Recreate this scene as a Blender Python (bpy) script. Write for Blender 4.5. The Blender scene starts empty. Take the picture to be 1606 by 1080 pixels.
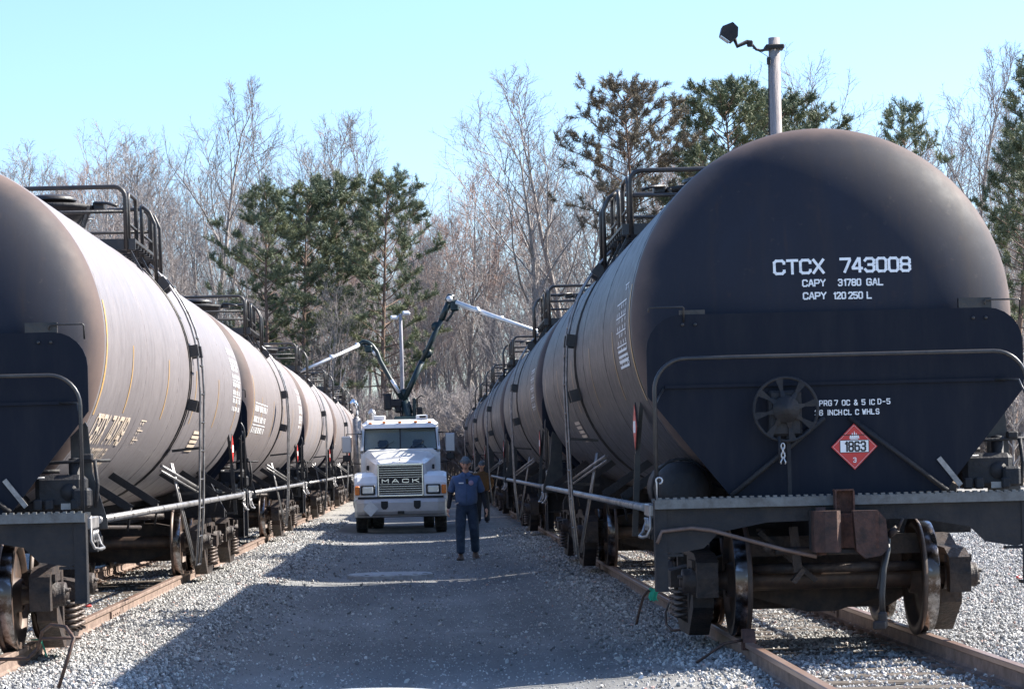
import bpy, bmesh, math, random
import numpy as np
from mathutils import Vector, Matrix
PI = math.pi
S = bpy.context.scene
C = S.collection
# ---------------------------------------------------------------- camera, sky, sun, exposure
FPX, VX, VY, ROLL, H = 3950.0, 667.0, 725.0, 0.024, 1.72
cd = bpy.data.cameras.new('camera'); cam = bpy.data.objects.new('camera', cd); C.objects.link(cam)
cd.sensor_width = 36; cd.lens = FPX / 1606 * 36
cd.shift_x = (803 - VX) / 1606; cd.shift_y = (VY - 540) / 1606
cd.clip_start = 0.5; cd.clip_end = 4000
cam.matrix_world = Matrix.Translation((0, 0, H)) @ Matrix.Rotation(PI / 2, 4, 'X') @ Matrix.Rotation(-ROLL, 4, 'Z')
S.camera = cam
SUN_EL, SUN_AZ = 38.5, 74.0          # azimuth from +Y towards +X
w = bpy.data.worlds.new('World'); S.world = w; w.use_nodes = True
nt = w.node_tree; nt.nodes.clear()
sky = nt.nodes.new('ShaderNodeTexSky'); sky.sky_type = 'NISHITA'; sky.sun_disc = False
sky.sun_elevation = math.radians(SUN_EL); sky.sun_rotation = math.radians(SUN_AZ)
sky.air_density = 1.0; sky.dust_density = 1.0; sky.ozone_density = 4.0
bg = nt.nodes.new('ShaderNodeBackground'); bg.inputs[1].default_value = 0.083
wo = nt.nodes.new('ShaderNodeOutputWorld')
tint = nt.nodes.new('ShaderNodeMix'); tint.data_type = 'RGBA'; tint.blend_type = 'MULTIPLY'; tint.inputs[0].default_value = 1; tint.inputs[7].default_value = (.97, 1.05, 1.15, 1)
nt.links.new(sky.outputs[0], tint.inputs[6]); nt.links.new(tint.outputs[2], bg.inputs[0]); nt.links.new(bg.outputs[0], wo.inputs[0])
sl = bpy.data.lights.new('sun', 'SUN'); sl.energy = 5.0; sl.angle = math.radians(0.5); sl.color = (1, .93, .82)
so = bpy.data.objects.new('sun', sl); C.objects.link(so)
a, e = math.radians(SUN_AZ), math.radians(SUN_EL)
sd = Vector((math.sin(a) * math.cos(e), math.cos(a) * math.cos(e), math.sin(e)))
so.rotation_euler = (-sd).to_track_quat('-Z', 'Y').to_euler()
S.view_settings.view_transform = 'Standard'; S.view_settings.look = 'None'
S.view_settings.exposure = 1.66; S.view_settings.gamma = 1; S.view_settings.use_curve_mapping = False
S.render.engine = 'CYCLES'

def at(x, y, Y):
    dx, dy = x - VX, y - VY
    return Vector(((dx - ROLL * dy) * Y / FPX, Y, H - (dy + ROLL * dx) * Y / FPX))
def ground_at(x, y, z=0.0):
    dx, dy = x - VX, y - VY
    Y = (H - z) * FPX / (dy + ROLL * dx)
    return Vector(((dx - ROLL * dy) * Y / FPX, Y, z))

# ---------------------------------------------------------------- materials
def mat(name, col, rough=.6, metal=0, spec=.5, var=.0, scale=3, col2=None, bump=0, bscale=40, coat=0, stretch=None, thr=(.35, .65), tr=0):
    m = bpy.data.materials.new(name); m.use_nodes = True; t = m.node_tree; b = t.nodes['Principled BSDF']
    b.inputs['Base Color'].default_value = (*col, 1); b.inputs['Roughness'].default_value = rough
    b.inputs['Metallic'].default_value = metal; b.inputs['Specular IOR Level'].default_value = spec
    b.inputs['Coat Weight'].default_value = coat
    tc = t.nodes.new('ShaderNodeTexCoord'); src = tc.outputs['Object']
    if stretch:
        mp = t.nodes.new('ShaderNodeMapping'); mp.inputs['Scale'].default_value = stretch
        t.links.new(src, mp.inputs[0]); src = mp.outputs[0]
    if col2 is not None or var:
        n = t.nodes.new('ShaderNodeTexNoise'); n.inputs['Scale'].default_value = scale; n.inputs['Detail'].default_value = 7
        n.inputs['Roughness'].default_value = .65
        t.links.new(src, n.inputs[0])
        r = t.nodes.new('ShaderNodeValToRGB')
        c2 = col2 if col2 is not None else tuple(min(1, c * (1 + var)) for c in col)
        r.color_ramp.elements[0].position = thr[0]; r.color_ramp.elements[1].position = thr[1]
        r.color_ramp.elements[0].color = (*col, 1); r.color_ramp.elements[1].color = (*c2, 1)
        t.links.new(n.outputs[0], r.inputs[0]); t.links.new(r.outputs[0], b.inputs['Base Color'])
    if bump:
        n2 = t.nodes.new('ShaderNodeTexNoise'); n2.inputs['Scale'].default_value = bscale; n2.inputs['Detail'].default_value = 5
        t.links.new(src, n2.inputs[0])
        bp = t.nodes.new('ShaderNodeBump'); bp.inputs['Strength'].default_value = bump; bp.inputs['Distance'].default_value = .02
        t.links.new(n2.outputs[0], bp.inputs['Height']); t.links.new(bp.outputs[0], b.inputs['Normal'])
    if tr: b.inputs['Transmission Weight'].default_value = tr
    return m

def tank_paint(name, dark, dusty, dust2, matte=False):
    """charcoal lining-black paint with brown road dust on the upward faces, streaks and scuffs"""
    m = bpy.data.materials.new(name); m.use_nodes = True; t = m.node_tree; b = t.nodes['Principled BSDF']; L = t.links
    tc = t.nodes.new('ShaderNodeTexCoord'); geo = t.nodes.new('ShaderNodeNewGeometry')
    oi = t.nodes.new('ShaderNodeObjectInfo')
    ad = t.nodes.new('ShaderNodeVectorMath'); ad.operation = 'ADD'
    cx = t.nodes.new('ShaderNodeCombineXYZ'); mul = t.nodes.new('ShaderNodeMath'); mul.operation = 'MULTIPLY'; mul.inputs[1].default_value = 37
    L.new(oi.outputs['Random'], mul.inputs[0]); L.new(mul.outputs[0], cx.inputs[0]); L.new(tc.outputs['Object'], ad.inputs[0]); L.new(cx.outputs[0], ad.inputs[1])
    def noise(scale, st=None, det=7):
        n = t.nodes.new('ShaderNodeTexNoise'); n.inputs['Scale'].default_value = scale; n.inputs['Detail'].default_value = det; n.inputs['Roughness'].default_value = .62
        if st:
            mp = t.nodes.new('ShaderNodeMapping'); mp.inputs['Scale'].default_value = st; L.new(ad.outputs[0], mp.inputs[0]); L.new(mp.outputs[0], n.inputs[0])
        else: L.new(ad.outputs[0], n.inputs[0])
        return n
    n1 = noise(.9); n2 = noise(2.2, (1, 3.5, .35)); n3 = noise(55, None, 4); n4 = noise(7)
    def ramp(src, p0, p1, c0=0, c1=1):
        r = t.nodes.new('ShaderNodeValToRGB'); r.color_ramp.elements[0].position = p0; r.color_ramp.elements[1].position = p1
        r.color_ramp.elements[0].color = (c0, c0, c0, 1); r.color_ramp.elements[1].color = (c1, c1, c1, 1); L.new(src, r.inputs[0]); return r.outputs[0]
    def mix(fac, A, B, k=1.0):
        x = t.nodes.new('ShaderNodeMix'); x.data_type = 'RGBA'
        if k != 1.0:
            q = t.nodes.new('ShaderNodeMath'); q.operation = 'MULTIPLY'; q.inputs[1].default_value = k; L.new(fac, q.inputs[0]); fac = q.outputs[0]
        L.new(fac, x.inputs[0])
        for i, v in ((6, A), (7, B)):
            if isinstance(v, tuple): x.inputs[i].default_value = (*v, 1)
            else: L.new(v, x.inputs[i])
        return x.outputs[2]
    sx = t.nodes.new('ShaderNodeSeparateXYZ'); L.new(geo.outputs['Normal'], sx.inputs[0])
    up = ramp(sx.outputs[2], 0.0, .95, .25, 1)          # dust settles on what faces up
    c = mix(ramp(n1.outputs[0], .3, .7), dark, dusty, .8)
    c = mix(up, c, dust2, .55)
    c = mix(ramp(n2.outputs[0], .52, .75), c, tuple(v * 1.35 for v in dusty), .35)
    c = mix(ramp(n4.outputs[0], .62, .8), c, (.10, .062, .045), .25)
    c = mix(ramp(n3.outputs[0], .45, .75), c, tuple(v * 1.5 for v in dusty), .22)
    if matte:
        n6 = noise(1.0, (7, 2, .45), 5); c = mix(ramp(n6.outputs[0], .50, .72), c, (.040, .034, .034), .40)
        n7 = noise(2.4, (5, 2, .6), 6); c = mix(ramp(n7.outputs[0], .60, .70), c, (.060, .038, .028), .22)
        n8 = noise(9, (1, 1, 1), 3); c = mix(ramp(n8.outputs[0], .66, .72), c, (.10, .085, .075), .20)
    else:
        n6 = noise(1.3, (.5, 3.2, .35), 6); c = mix(ramp(n6.outputs[0], .54, .70), c, tuple(v * .55 for v in dark), .45)
        n8 = noise(5, (1, 1, 1), 6); c = mix(ramp(n8.outputs[0], .60, .72), c, tuple(min(1, v * 1.3) for v in dust2), .35)
    if matte:       # head knuckle: brown dust, with the brightness of its sunlit rim in the colour
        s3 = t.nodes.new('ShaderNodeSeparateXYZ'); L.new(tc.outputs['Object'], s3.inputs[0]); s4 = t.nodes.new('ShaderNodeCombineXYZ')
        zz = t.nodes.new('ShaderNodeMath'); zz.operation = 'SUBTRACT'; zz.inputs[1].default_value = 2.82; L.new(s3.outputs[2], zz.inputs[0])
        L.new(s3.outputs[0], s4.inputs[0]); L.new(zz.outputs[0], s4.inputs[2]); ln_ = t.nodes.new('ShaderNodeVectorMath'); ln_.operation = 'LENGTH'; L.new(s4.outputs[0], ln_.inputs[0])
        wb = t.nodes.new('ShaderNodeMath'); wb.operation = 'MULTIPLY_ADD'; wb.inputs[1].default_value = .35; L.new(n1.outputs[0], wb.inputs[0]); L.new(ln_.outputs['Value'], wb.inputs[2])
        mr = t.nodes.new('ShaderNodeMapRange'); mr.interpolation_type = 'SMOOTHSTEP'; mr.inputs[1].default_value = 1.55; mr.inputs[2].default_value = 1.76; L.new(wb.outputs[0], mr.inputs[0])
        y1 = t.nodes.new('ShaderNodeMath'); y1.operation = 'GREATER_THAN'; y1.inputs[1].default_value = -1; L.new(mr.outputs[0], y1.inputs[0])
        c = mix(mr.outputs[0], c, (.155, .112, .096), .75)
    L.new(c, b.inputs['Base Color'])
    L.new(ramp(n4.outputs[0], .3, .7, *((.58, .66) if matte else (.38, .56))), b.inputs['Roughness'])
    b.inputs['Specular IOR Level'].default_value = .14 if matte else .45
    bp = t.nodes.new('ShaderNodeBump'); bp.inputs['Strength'].default_value = .12; bp.inputs['Distance'].default_value = .02
    n5 = noise(1.4, None, 3); L.new(n5.outputs[0], bp.inputs['Height']); L.new(bp.outputs[0], b.inputs['Normal'])
    return m

M = {}
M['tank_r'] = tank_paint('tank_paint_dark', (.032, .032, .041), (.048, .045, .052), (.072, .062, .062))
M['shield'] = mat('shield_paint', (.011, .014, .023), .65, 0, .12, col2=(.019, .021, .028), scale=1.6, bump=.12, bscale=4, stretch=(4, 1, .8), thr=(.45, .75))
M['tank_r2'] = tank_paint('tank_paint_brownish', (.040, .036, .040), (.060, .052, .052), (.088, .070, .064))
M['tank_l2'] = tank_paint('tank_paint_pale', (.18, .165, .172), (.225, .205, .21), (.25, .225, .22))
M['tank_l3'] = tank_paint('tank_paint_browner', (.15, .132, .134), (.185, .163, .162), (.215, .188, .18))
M['head'] = tank_paint('tank_head_shaded', (.015, .020, .034), (.019, .023, .036), (.034, .029, .030), True)  # shade on the heads put into the colour: darker, bluer than the sides
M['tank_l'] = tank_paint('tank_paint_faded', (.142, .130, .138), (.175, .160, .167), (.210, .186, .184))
M['black'] = mat('black_steel', (.016, .017, .02), .42, 0, .5, col2=(.045, .038, .034), scale=6, bump=.2)
M['frame'] = mat('frame_steel', (.011, .013, .018), .62, 0, .3, col2=(.028, .026, .027), scale=4, bump=.4, bscale=25)
M['pipe'] = mat('worn_pipe', (.16, .16, .165), .4, .5, .5, col2=(.34, .33, .33), scale=9)
M['cast'] = mat('cast_steel', (.017, .017, .02), .6, .2, .4, col2=(.06, .043, .036), scale=7, bump=.5, bscale=30)
M['rust'] = mat('rusty_steel', (.045, .026, .022), .75, .1, .3, col2=(.11, .055, .042), scale=14, bump=.5)
M['tread'] = mat('polished_tread', (.34, .34, .36), .2, 1, .5, col2=(.09, .07, .06), scale=6, thr=(.36, .52))
M['wheel'] = mat('wheel_steel', (.035, .028, .026), .5, .3, .4, col2=(.085, .055, .042), scale=8)
M['grate'] = mat('galvanised_grating', (.15, .16, .165), .55, .3, .5, col2=(.09, .09, .09), scale=12)
M['white'] = mat('white_lettering', (.8, .82, .84), .55, col2=(.50, .51, .53), scale=22, thr=(.5, .75))
M['fadewhite'] = mat('faded_lettering', (.72, .62, .50), .6, col2=(.5, .4, .32), scale=18)
M['yellow'] = mat('yellow_reflector', (.52, .30, .08), .4, col2=(.38, .27, .16), scale=9)
M['red'] = mat('placard_red', (.55, .035, .03), .4)
M['pwhite'] = mat('placard_white', (.82, .82, .82), .45)
M['pblack'] = mat('print_black', (.012, .012, .012), .5)
M['railside'] = mat('rail_rust', (.13, .095, .08), .75, .1, .3, col2=(.25, .185, .155), scale=5, bump=.4)
M['railtop'] = mat('rail_head', (.36, .27, .23), .4, .55, .5, col2=(.26, .16, .12), scale=4, stretch=(1, .2, 1))
M['tie'] = mat('tie_wood', (.045, .036, .030), .85, 0, .3, col2=(.16, .135, .115), scale=3, stretch=(1, 9, 6), bump=.7, bscale=14)
M['concrete'] = mat('concrete', (.40, .41, .42), .8, 0, .3, col2=(.24, .25, .26), scale=9, bump=.6, bscale=60)
M['green'] = mat('green_flag_cloth', (.02, .42, .26), .6)
M['rod'] = mat('bent_rod', (.03, .022, .02), .6, .3, col2=(.09, .045, .03), scale=20)
M['pole'] = mat('weathered_pole', (.22, .195, .195), .85, 0, .3, col2=(.34, .305, .30), scale=4, stretch=(6, 6, .5), bump=.6, bscale=12)
M['tpaint'] = mat('truck_white_paint', (.74, .75, .76), .28, 0, .5, col2=(.66, .66, .65), scale=2.5, coat=.4)
M['chrome'] = mat('chrome', (.75, .76, .78), .14, 1)
M['bumper'] = mat('dull_bumper', (.42, .41, .41), .45, .25, .5, col2=(.50, .49, .48), scale=5)
M['glass'] = mat('dark_glass', (.02, .035, .045), .06, 0, .7)
M['lens'] = mat('headlamp_lens', (.62, .66, .68), .12, .4, .6)
M['amber'] = mat('amber_lens', (.7, .2, .03), .25)
M['tyre'] = mat('tyre_rubber', (.018, .018, .018), .85, 0, .3, col2=(.06, .055, .05), scale=8)
M['boom'] = mat('dark_green_boom', (.005, .014, .018), .4, .0, .4, col2=(.010, .026, .030), scale=4)
M['silver'] = mat('silver_arm', (.52, .54, .57), .35, .45, .5, col2=(.66, .67, .69), scale=6)
M['bark'] = mat('bark_grey', (.14, .125, .12), .9, 0, .2, col2=(.38, .35, .33), scale=5, stretch=(3, 3, .6), bump=.5, bscale=9)
M['twig'] = mat('twigs', (.20, .178, .175), .85, 0, .2, col2=(.33, .30, .29), scale=.5)
M['twigred'] = mat('red_twigs', (.30, .19, .16), .85, 0, .2, col2=(.38, .28, .24), scale=.5)
M['pinebark'] = mat('pine_bark', (.11, .075, .06), .9, 0, .2, col2=(.2, .14, .11), scale=6, bump=.6, bscale=9)
M['needle'] = mat('pine_needles', (.080, .110, .070), .6, 0, .35, col2=(.20, .215, .11), scale=.55, thr=(.38, .66))
M['needle2'] = mat('pine_needles_brown', (.13, .115, .085), .7, 0, .3, col2=(.20, .165, .12), scale=.7)
M['skin'] = mat('skin', (.56, .33, .25), .5, 0, .4, var=-.1, scale=12)
M['shirt'] = mat('blue_work_shirt', (.085, .135, .25), .85, 0, .2, col2=(.06, .10, .19), scale=7, bump=1.0, bscale=9)
M['sleeve'] = mat('black_undershirt', (.014, .015, .02), .85)
M['jeans'] = mat('dark_jeans', (.020, .034, .058), .9, 0, .2, col2=(.04, .06, .095), scale=9, bump=1.0, bscale=10)
M['boot'] = mat('brown_boots', (.055, .034, .026), .7, col2=(.09, .06, .045), scale=20)
M['cap'] = mat('grey_cap', (.12, .15, .17), .9, bump=.4, bscale=60)
M['jacket'] = mat('brown_jacket', (.16, .095, .045), .9, 0, .2, col2=(.11, .065, .033), scale=8, bump=.4, bscale=20)
M['hose'] = mat('rubber_hose', (.02, .02, .022), .5)
M['alum'] = mat('dull_aluminium', (.45, .45, .46), .4, .7)
M['orange'] = mat('orange_red_hose', (.55, .12, .05), .5)
M['valve'] = mat('valve_grey', (.20, .21, .22), .55, .2, col2=(.1, .1, .1), scale=12)

def ground_mat():
    m = bpy.data.materials.new('gravel_ground'); m.use_nodes = True; t = m.node_tree; b = t.nodes['Principled BSDF']; L = t.links
    tc = t.nodes.new('ShaderNodeTexCoord')
    def noise(s, d=8, r=.65, st=None):
        n = t.nodes.new('ShaderNodeTexNoise'); n.inputs['Scale'].default_value = s; n.inputs['Detail'].default_value = d; n.inputs['Roughness'].default_value = r
        src = tc.outputs['Object']
        if st:
            mp = t.nodes.new('ShaderNodeMapping'); mp.inputs['Scale'].default_value = st; L.new(src, mp.inputs[0]); src = mp.outputs[0]
        L.new(src, n.inputs[0]); return n.outputs[0]
    def ramp(src, els):
        r = t.nodes.new('ShaderNodeValToRGB'); cr = r.color_ramp
        while len(cr.elements) < len(els): cr.elements.new(.5)
        for q, (p, c) in zip(cr.elements, els): q.position = p; q.color = (*c, 1)
        L.new(src, r.inputs[0]); return r.outputs[0]
    def mix(fac, A, B):
        x = t.nodes.new('ShaderNodeMix'); x.data_type = 'RGBA'; L.new(fac, x.inputs[0]) if not isinstance(fac, float) else None
        if isinstance(fac, float): x.inputs[0].default_value = fac
        L.new(A, x.inputs[6]); L.new(B, x.inputs[7]); return x.outputs[2]
    vor = t.nodes.new('ShaderNodeTexVoronoi'); vor.inputs['Scale'].default_value = 22; L.new(tc.outputs['Object'], vor.inputs[0])
    coarse = ramp(vor.outputs['Color'], [(0, (.13, .125, .12)), (.5, (.29, .28, .265)), (1, (.46, .45, .43))])
    edge = ramp(vor.outputs['Distance'], [(0, (1, 1, 1)), (.55, (.9, .9, .9)), (.8, (.35, .35, .35))])
    mm = t.nodes.new('ShaderNodeMix'); mm.data_type = 'RGBA'; mm.blend_type = 'MULTIPLY'; mm.inputs[0].default_value = .7
    L.new(coarse, mm.inputs[6]); L.new(edge, mm.inputs[7])
    fine = ramp(noise(90, 6), [(.3, (.12, .122, .124)), (.55, (.20, .202, .202)), (.72, (.36, .36, .355))])
    patches = ramp(noise(.55, 6, .6, (1, .45, 1)), [(.33, (.085, .09, .093)), (.5, (.15, .155, .155)), (.66, (.26, .262, .26))])
    ruts = ramp(noise(1.1, 5, .6, (1, .04, 1)), [(.4, (.62, .62, .64)), (.6, (1.05, 1.05, 1.05))]); road0 = mix(.45, patches, fine)
    rm = t.nodes.new('ShaderNodeMix'); rm.data_type = 'RGBA'; rm.blend_type = 'MULTIPLY'; rm.inputs[0].default_value = .6; L.new(road0, rm.inputs[6]); L.new(ruts, rm.inputs[7]); road = rm.outputs[2]
    lf = t.nodes.new('ShaderNodeTexNoise')
    # road (compacted fines) in the middle, open ballast at both sides: blend by the x position, ragged edge
    sx = t.nodes.new('ShaderNodeSeparateXYZ'); L.new(tc.outputs['Object'], sx.inputs[0])
    ax = t.nodes.new('ShaderNodeMath'); ax.operation = 'ADD'; ax.inputs[1].default_value = .35; L.new(sx.outputs[0], ax.inputs[0])
    ab = t.nodes.new('ShaderNodeMath'); ab.operation = 'ABSOLUTE'; L.new(ax.outputs[0], ab.inputs[0])
    wob = t.nodes.new('ShaderNodeMath'); wob.operation = 'MULTIPLY_ADD'; wob.inputs[1].default_value = 1.4
    L.new(noise(1.3), wob.inputs[0]); L.new(ab.outputs[0], wob.inputs[2])
    mr = t.nodes.new('ShaderNodeMapRange'); mr.inputs[1].default_value = 2.3; mr.inputs[2].default_value = 3.3; L.new(wob.outputs[0], mr.inputs[0])
    near = mix(mr.outputs[0], road, mm.outputs[2])
    # forest floor beyond the yard
    litter = ramp(noise(1.2), [(.3, (.10, .075, .055)), (.7, (.24, .19, .14))])
    fr = t.nodes.new('ShaderNodeMapRange'); fr.inputs[1].default_value = 118; fr.inputs[2].default_value = 126; L.new(sx.outputs[1], fr.inputs[0])
    L.new(mix(fr.outputs[0], near, litter), b.inputs['Base Color'])
    b.inputs['Roughness'].default_value = .9; b.inputs['Specular IOR Level'].default_value = .3
    bp = t.nodes.new('ShaderNodeBump'); bp.inputs['Strength'].default_value = .55; bp.inputs['Distance'].default_value = .03
    L.new(noise(45, 6), bp.inputs['Height']); L.new(bp.outputs[0], b.inputs['Normal'])
    return m
M['ground'] = ground_mat()

def stone_mat(name, ramp_cols):
    m = bpy.data.materials.new(name); m.use_nodes = True; t = m.node_tree; b = t.nodes['Principled BSDF']
    oi = t.nodes.new('ShaderNodeObjectInfo'); r = t.nodes.new('ShaderNodeValToRGB'); cr = r.color_ramp
    while len(cr.elements) < len(ramp_cols): cr.elements.new(.5)
    for q, (p, c) in zip(cr.elements, ramp_cols): q.position = p; q.color = (*c, 1)
    t.links.new(oi.outputs['Random'], r.inputs[0]); t.links.new(r.outputs[0], b.inputs['Base Color'])
    b.inputs['Roughness'].default_value = .85; b.inputs['Specular IOR Level'].default_value = .3
    return m
M['stone'] = stone_mat('ballast_stone', [(0, (.12, .12, .122)), (.3, (.25, .25, .25)), (.72, (.38, .38, .372)), (.95, (.58, .575, .56)), (1, (.35, .22, .19))])

# ---------------------------------------------------------------- mesh builder
class MB:
    def __init__(s): s.v = []; s.f = []; s.m = []; s.mi = 0; s.sm = []
    def add(s, vs, fs, smooth=False):
        o = len(s.v); s.v.extend([tuple(v) for v in vs]); s.f.extend([tuple(i + o for i in f) for f in fs])
        s.m.extend([s.mi] * len(fs)); s.sm.extend([smooth] * len(fs)); return s
    def box(s, c, d, rz=0, rx=0, ry=0):
        R = Matrix.Rotation(rz, 3, 'Z') @ Matrix.Rotation(ry, 3, 'Y') @ Matrix.Rotation(rx, 3, 'X')
        c = Vector(c); hx, hy, hz = d[0] / 2, d[1] / 2, d[2] / 2
        vs = [c + R @ Vector((x, y, z)) for x in (-hx, hx) for y in (-hy, hy) for z in (-hz, hz)]
        return s.add(vs, [(0, 1, 3, 2), (4, 6, 7, 5), (0, 4, 5, 1), (2, 3, 7, 6), (0, 2, 6, 4), (1, 5, 7, 3)])
    def bbox(s, c, d, b=.01, rz=0, rx=0, ry=0):
        """box with chamfered vertical and horizontal edges"""
        R = Matrix.Rotation(rz, 3, 'Z') @ Matrix.Rotation(ry, 3, 'Y') @ Matrix.Rotation(rx, 3, 'X')
        bm = bmesh.new(); bmesh.ops.create_cube(bm, size=1)
        for v in bm.verts: v.co = Vector((v.co.x * d[0], v.co.y * d[1], v.co.z * d[2]))
        bmesh.ops.bevel(bm, geom=bm.edges[:] , offset=b, segments=1, affect='EDGES')
        bm.verts.ensure_lookup_table(); bm.verts.index_update()
        vs = [Vector(c) + R @ v.co for v in bm.verts]; fs = [[v.index for v in f.verts] for f in bm.faces]; bm.free()
        return s.add(vs, fs)
    def beam(s, a, b, wd, ht, up=(0, 0, 1)):
        a, b = Vector(a), Vector(b); d = (b - a).normalized(); u = Vector(up)
        if abs(d.dot(u)) > .98: u = Vector((0, 1, 0))
        sd_ = d.cross(u).normalized(); u = sd_.cross(d)
        vs = [p + sd_ * x * wd / 2 + u * z * ht / 2 for p in (a, b) for x, z in ((-1, -1), (1, -1), (1, 1), (-1, 1))]
        return s.add(vs, [(0, 3, 2, 1), (4, 5, 6, 7), (0, 1, 5, 4), (1, 2, 6, 5), (2, 3, 7, 6), (3, 0, 4, 7)])
    def tube(s, pts, r, n=8, caps=True, smooth=True, closed=False):
        pts = [Vector(p) for p in pts]; rr = r if isinstance(r, (list, tuple)) else [r] * len(pts)
        N = len(pts); rings = []; u = None
        for i, p in enumerate(pts):
            if closed: d = (pts[(i + 1) % N] - pts[i - 1]).normalized()
            else: d = (pts[min(i + 1, N - 1)] - pts[max(i - 1, 0)]).normalized()
            if u is None:
                u = Vector((0, 0, 1)) if abs(d.z) < .9 else Vector((1, 0, 0))
            u = (u - d * u.dot(d)).normalized(); w_ = d.cross(u)
            rings.append([p + (u * math.cos(t) + w_ * math.sin(t)) * rr[i] for t in [2 * PI * k / n for k in range(n)]])
        vs = [v for ring in rings for v in ring]; fs = []
        for i in range(N if closed else N - 1):
            j = (i + 1) % N
            for k in range(n): fs.append((i * n + k, i * n + (k + 1) % n, j * n + (k + 1) % n, j * n + k))
        s.add(vs, fs, smooth)
        if caps and not closed:
            o = len(s.v) - len(vs)
            s.f.append(tuple(o + k for k in range(n - 1, -1, -1))); s.f.append(tuple(o + (N - 1) * n + k for k in range(n)))
            s.m.extend([s.mi] * 2); s.sm.extend([False] * 2)
        return s
    def lathe(s, prof, axis, c=(0, 0, 0), n=32, smooth=True):
        """prof: (radius, along) pairs; axis 'x','y','z'"""
        vs = []; fs = []; c = Vector(c)
        for r, h in prof:
            for k in range(n):
                t = 2 * PI * k / n; q, w_ = r * math.cos(t), r * math.sin(t)
                vs.append(c + Vector({'z': (q, w_, h), 'y': (w_, h, q), 'x': (h, q, w_)}[axis]))
        for i in range(len(prof) - 1):
            for k in range(n): fs.append((i * n + k, i * n + (k + 1) % n, (i + 1) * n + (k + 1) % n, (i + 1) * n + k))
        return s.add(vs, fs, smooth)
    def prism(s, poly, axis, lo, hi):
        """extrude a polygon; axis 'y': poly in (x,z); 'x': (y,z); 'z': (x,y)"""
        n = len(poly)
        f = {'y': lambda p, h: (p[0], h, p[1]), 'x': lambda p, h: (h, p[0], p[1]), 'z': lambda p, h: (p[0], p[1], h)}[axis]
        vs = [f(p, lo) for p in poly] + [f(p, hi) for p in poly]
        return s.add(vs, [tuple(range(n)), tuple(range(2 * n - 1, n - 1, -1))] + [(i, i + n, (i + 1) % n + n, (i + 1) % n) for i in range(n)])
    def xf(s, mtx):
        s.v = [tuple(mtx @ Vector(v)) for v in s.v]; return s
    def mesh(s, name, mats):
        me = bpy.data.meshes.new(name); me.from_pydata(s.v, [], s.f)
        for m_ in (mats if isinstance(mats, (list, tuple)) else [mats]): me.materials.append(m_)
        me.polygons.foreach_set('material_index', s.m); me.polygons.foreach_set('use_smooth', s.sm)
        bm = bmesh.new(); bm.from_mesh(me); bmesh.ops.recalc_face_normals(bm, faces=bm.faces); bm.to_mesh(me); bm.free()
        me.update(); return me
    def split(s):
        # one builder per far-apart piece
        n = len(s.v); par = list(range(n))
        def find(a_):
            while par[a_] != a_: par[a_] = par[par[a_]]; a_ = par[a_]
            return a_
        for f in s.f:
            r0 = find(f[0])
            for q in f[1:]:
                r1 = find(q)
                if r1 != r0: par[r1] = r0
        rt_ = np.array([find(i) for i in range(n)]); ids, isl = np.unique(rt_, return_inverse=True); k = len(ids)
        if k == 1 or k > 500: return [s]
        P_ = np.array(s.v); lo = np.full((k, 3), np.inf); hi = np.full((k, 3), -np.inf); np.minimum.at(lo, isl, P_); np.maximum.at(hi, isl, P_)
        size = (hi - lo).max(1); gap = np.maximum(0, np.maximum(lo[:, None] - hi[None], lo[None] - hi[:, None])); near = np.sqrt((gap ** 2).sum(2)) <= np.maximum(.02, .5 * np.maximum(size[:, None], size[None])) * .96
        lab = list(range(k))
        def f2(a_):
            while lab[a_] != a_: lab[a_] = lab[lab[a_]]; a_ = lab[a_]
            return a_
        for a_, b_ in zip(*np.nonzero(np.triu(near, 1))):
            ra, rb = f2(a_), f2(b_)
            if ra != rb: lab[rb] = ra
        grp = [f2(i) for i in isl]; out = {}
        for fi, f in enumerate(s.f):
            g_ = grp[f[0]]
            if g_ not in out: out[g_] = (MB(), {})
            mb, mp = out[g_]; nf = []
            for q in f:
                if q not in mp: mp[q] = len(mb.v); mb.v.append(s.v[q])
                nf.append(mp[q])
            mb.f.append(tuple(nf)); mb.m.append(s.m[fi]); mb.sm.append(s.sm[fi])
        return [o_[0] for o_ in out.values()]
    def builds(s, name, mats, parent=None):
        return [b.build(name, mats, parent) for b in s.split()]
    def build(s, name, mats, parent=None):
        return put(name, s.mesh(name, mats), parent)
def put(name, me, parent=None, loc=None):
    o = bpy.data.objects.new(name, me); C.objects.link(o)
    if parent: o.parent = parent
    if loc: o.location = loc
    return o
def tag(o, label=None, cat=None, group=None, kind=None):
    for k, v in (('label', label), ('category', cat), ('group', group), ('kind', kind)):
        if v: o[k] = v
    return o
def empty(name, loc=(0, 0, 0), rz=0, **k):
    o = bpy.data.objects.new(name, None); C.objects.link(o); o.location = loc; o.rotation_euler = (0, 0, rz); o.empty_display_size = .3
    return tag(o, **k)
def rebuild_children():
    d = {}
    for o in bpy.data.objects:
        if o.parent: d.setdefault(o.parent.name, []).append(o)
    return d
def copy_tree(o, kids, parent=None, skip=()):
    c = o.copy(); C.objects.link(c); c.parent = parent
    for ch in kids.get(o.name, []):
        if ch.name.split('.')[0] in skip: continue
        copy_tree(ch, kids, c, skip)
    return c
def arc(c, r, a0, a1, n, plane='xz'):
    out = []
    for i in range(n + 1):
        t = a0 + (a1 - a0) * i / n; p, q = r * math.cos(t), r * math.sin(t)
        out.append({'xz': (c[0] + p, c[1], c[2] + q), 'yz': (c[0], c[1] + p, c[2] + q), 'xy': (c[0] + p, c[1] + q, c[2])}[plane])
    return out

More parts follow.
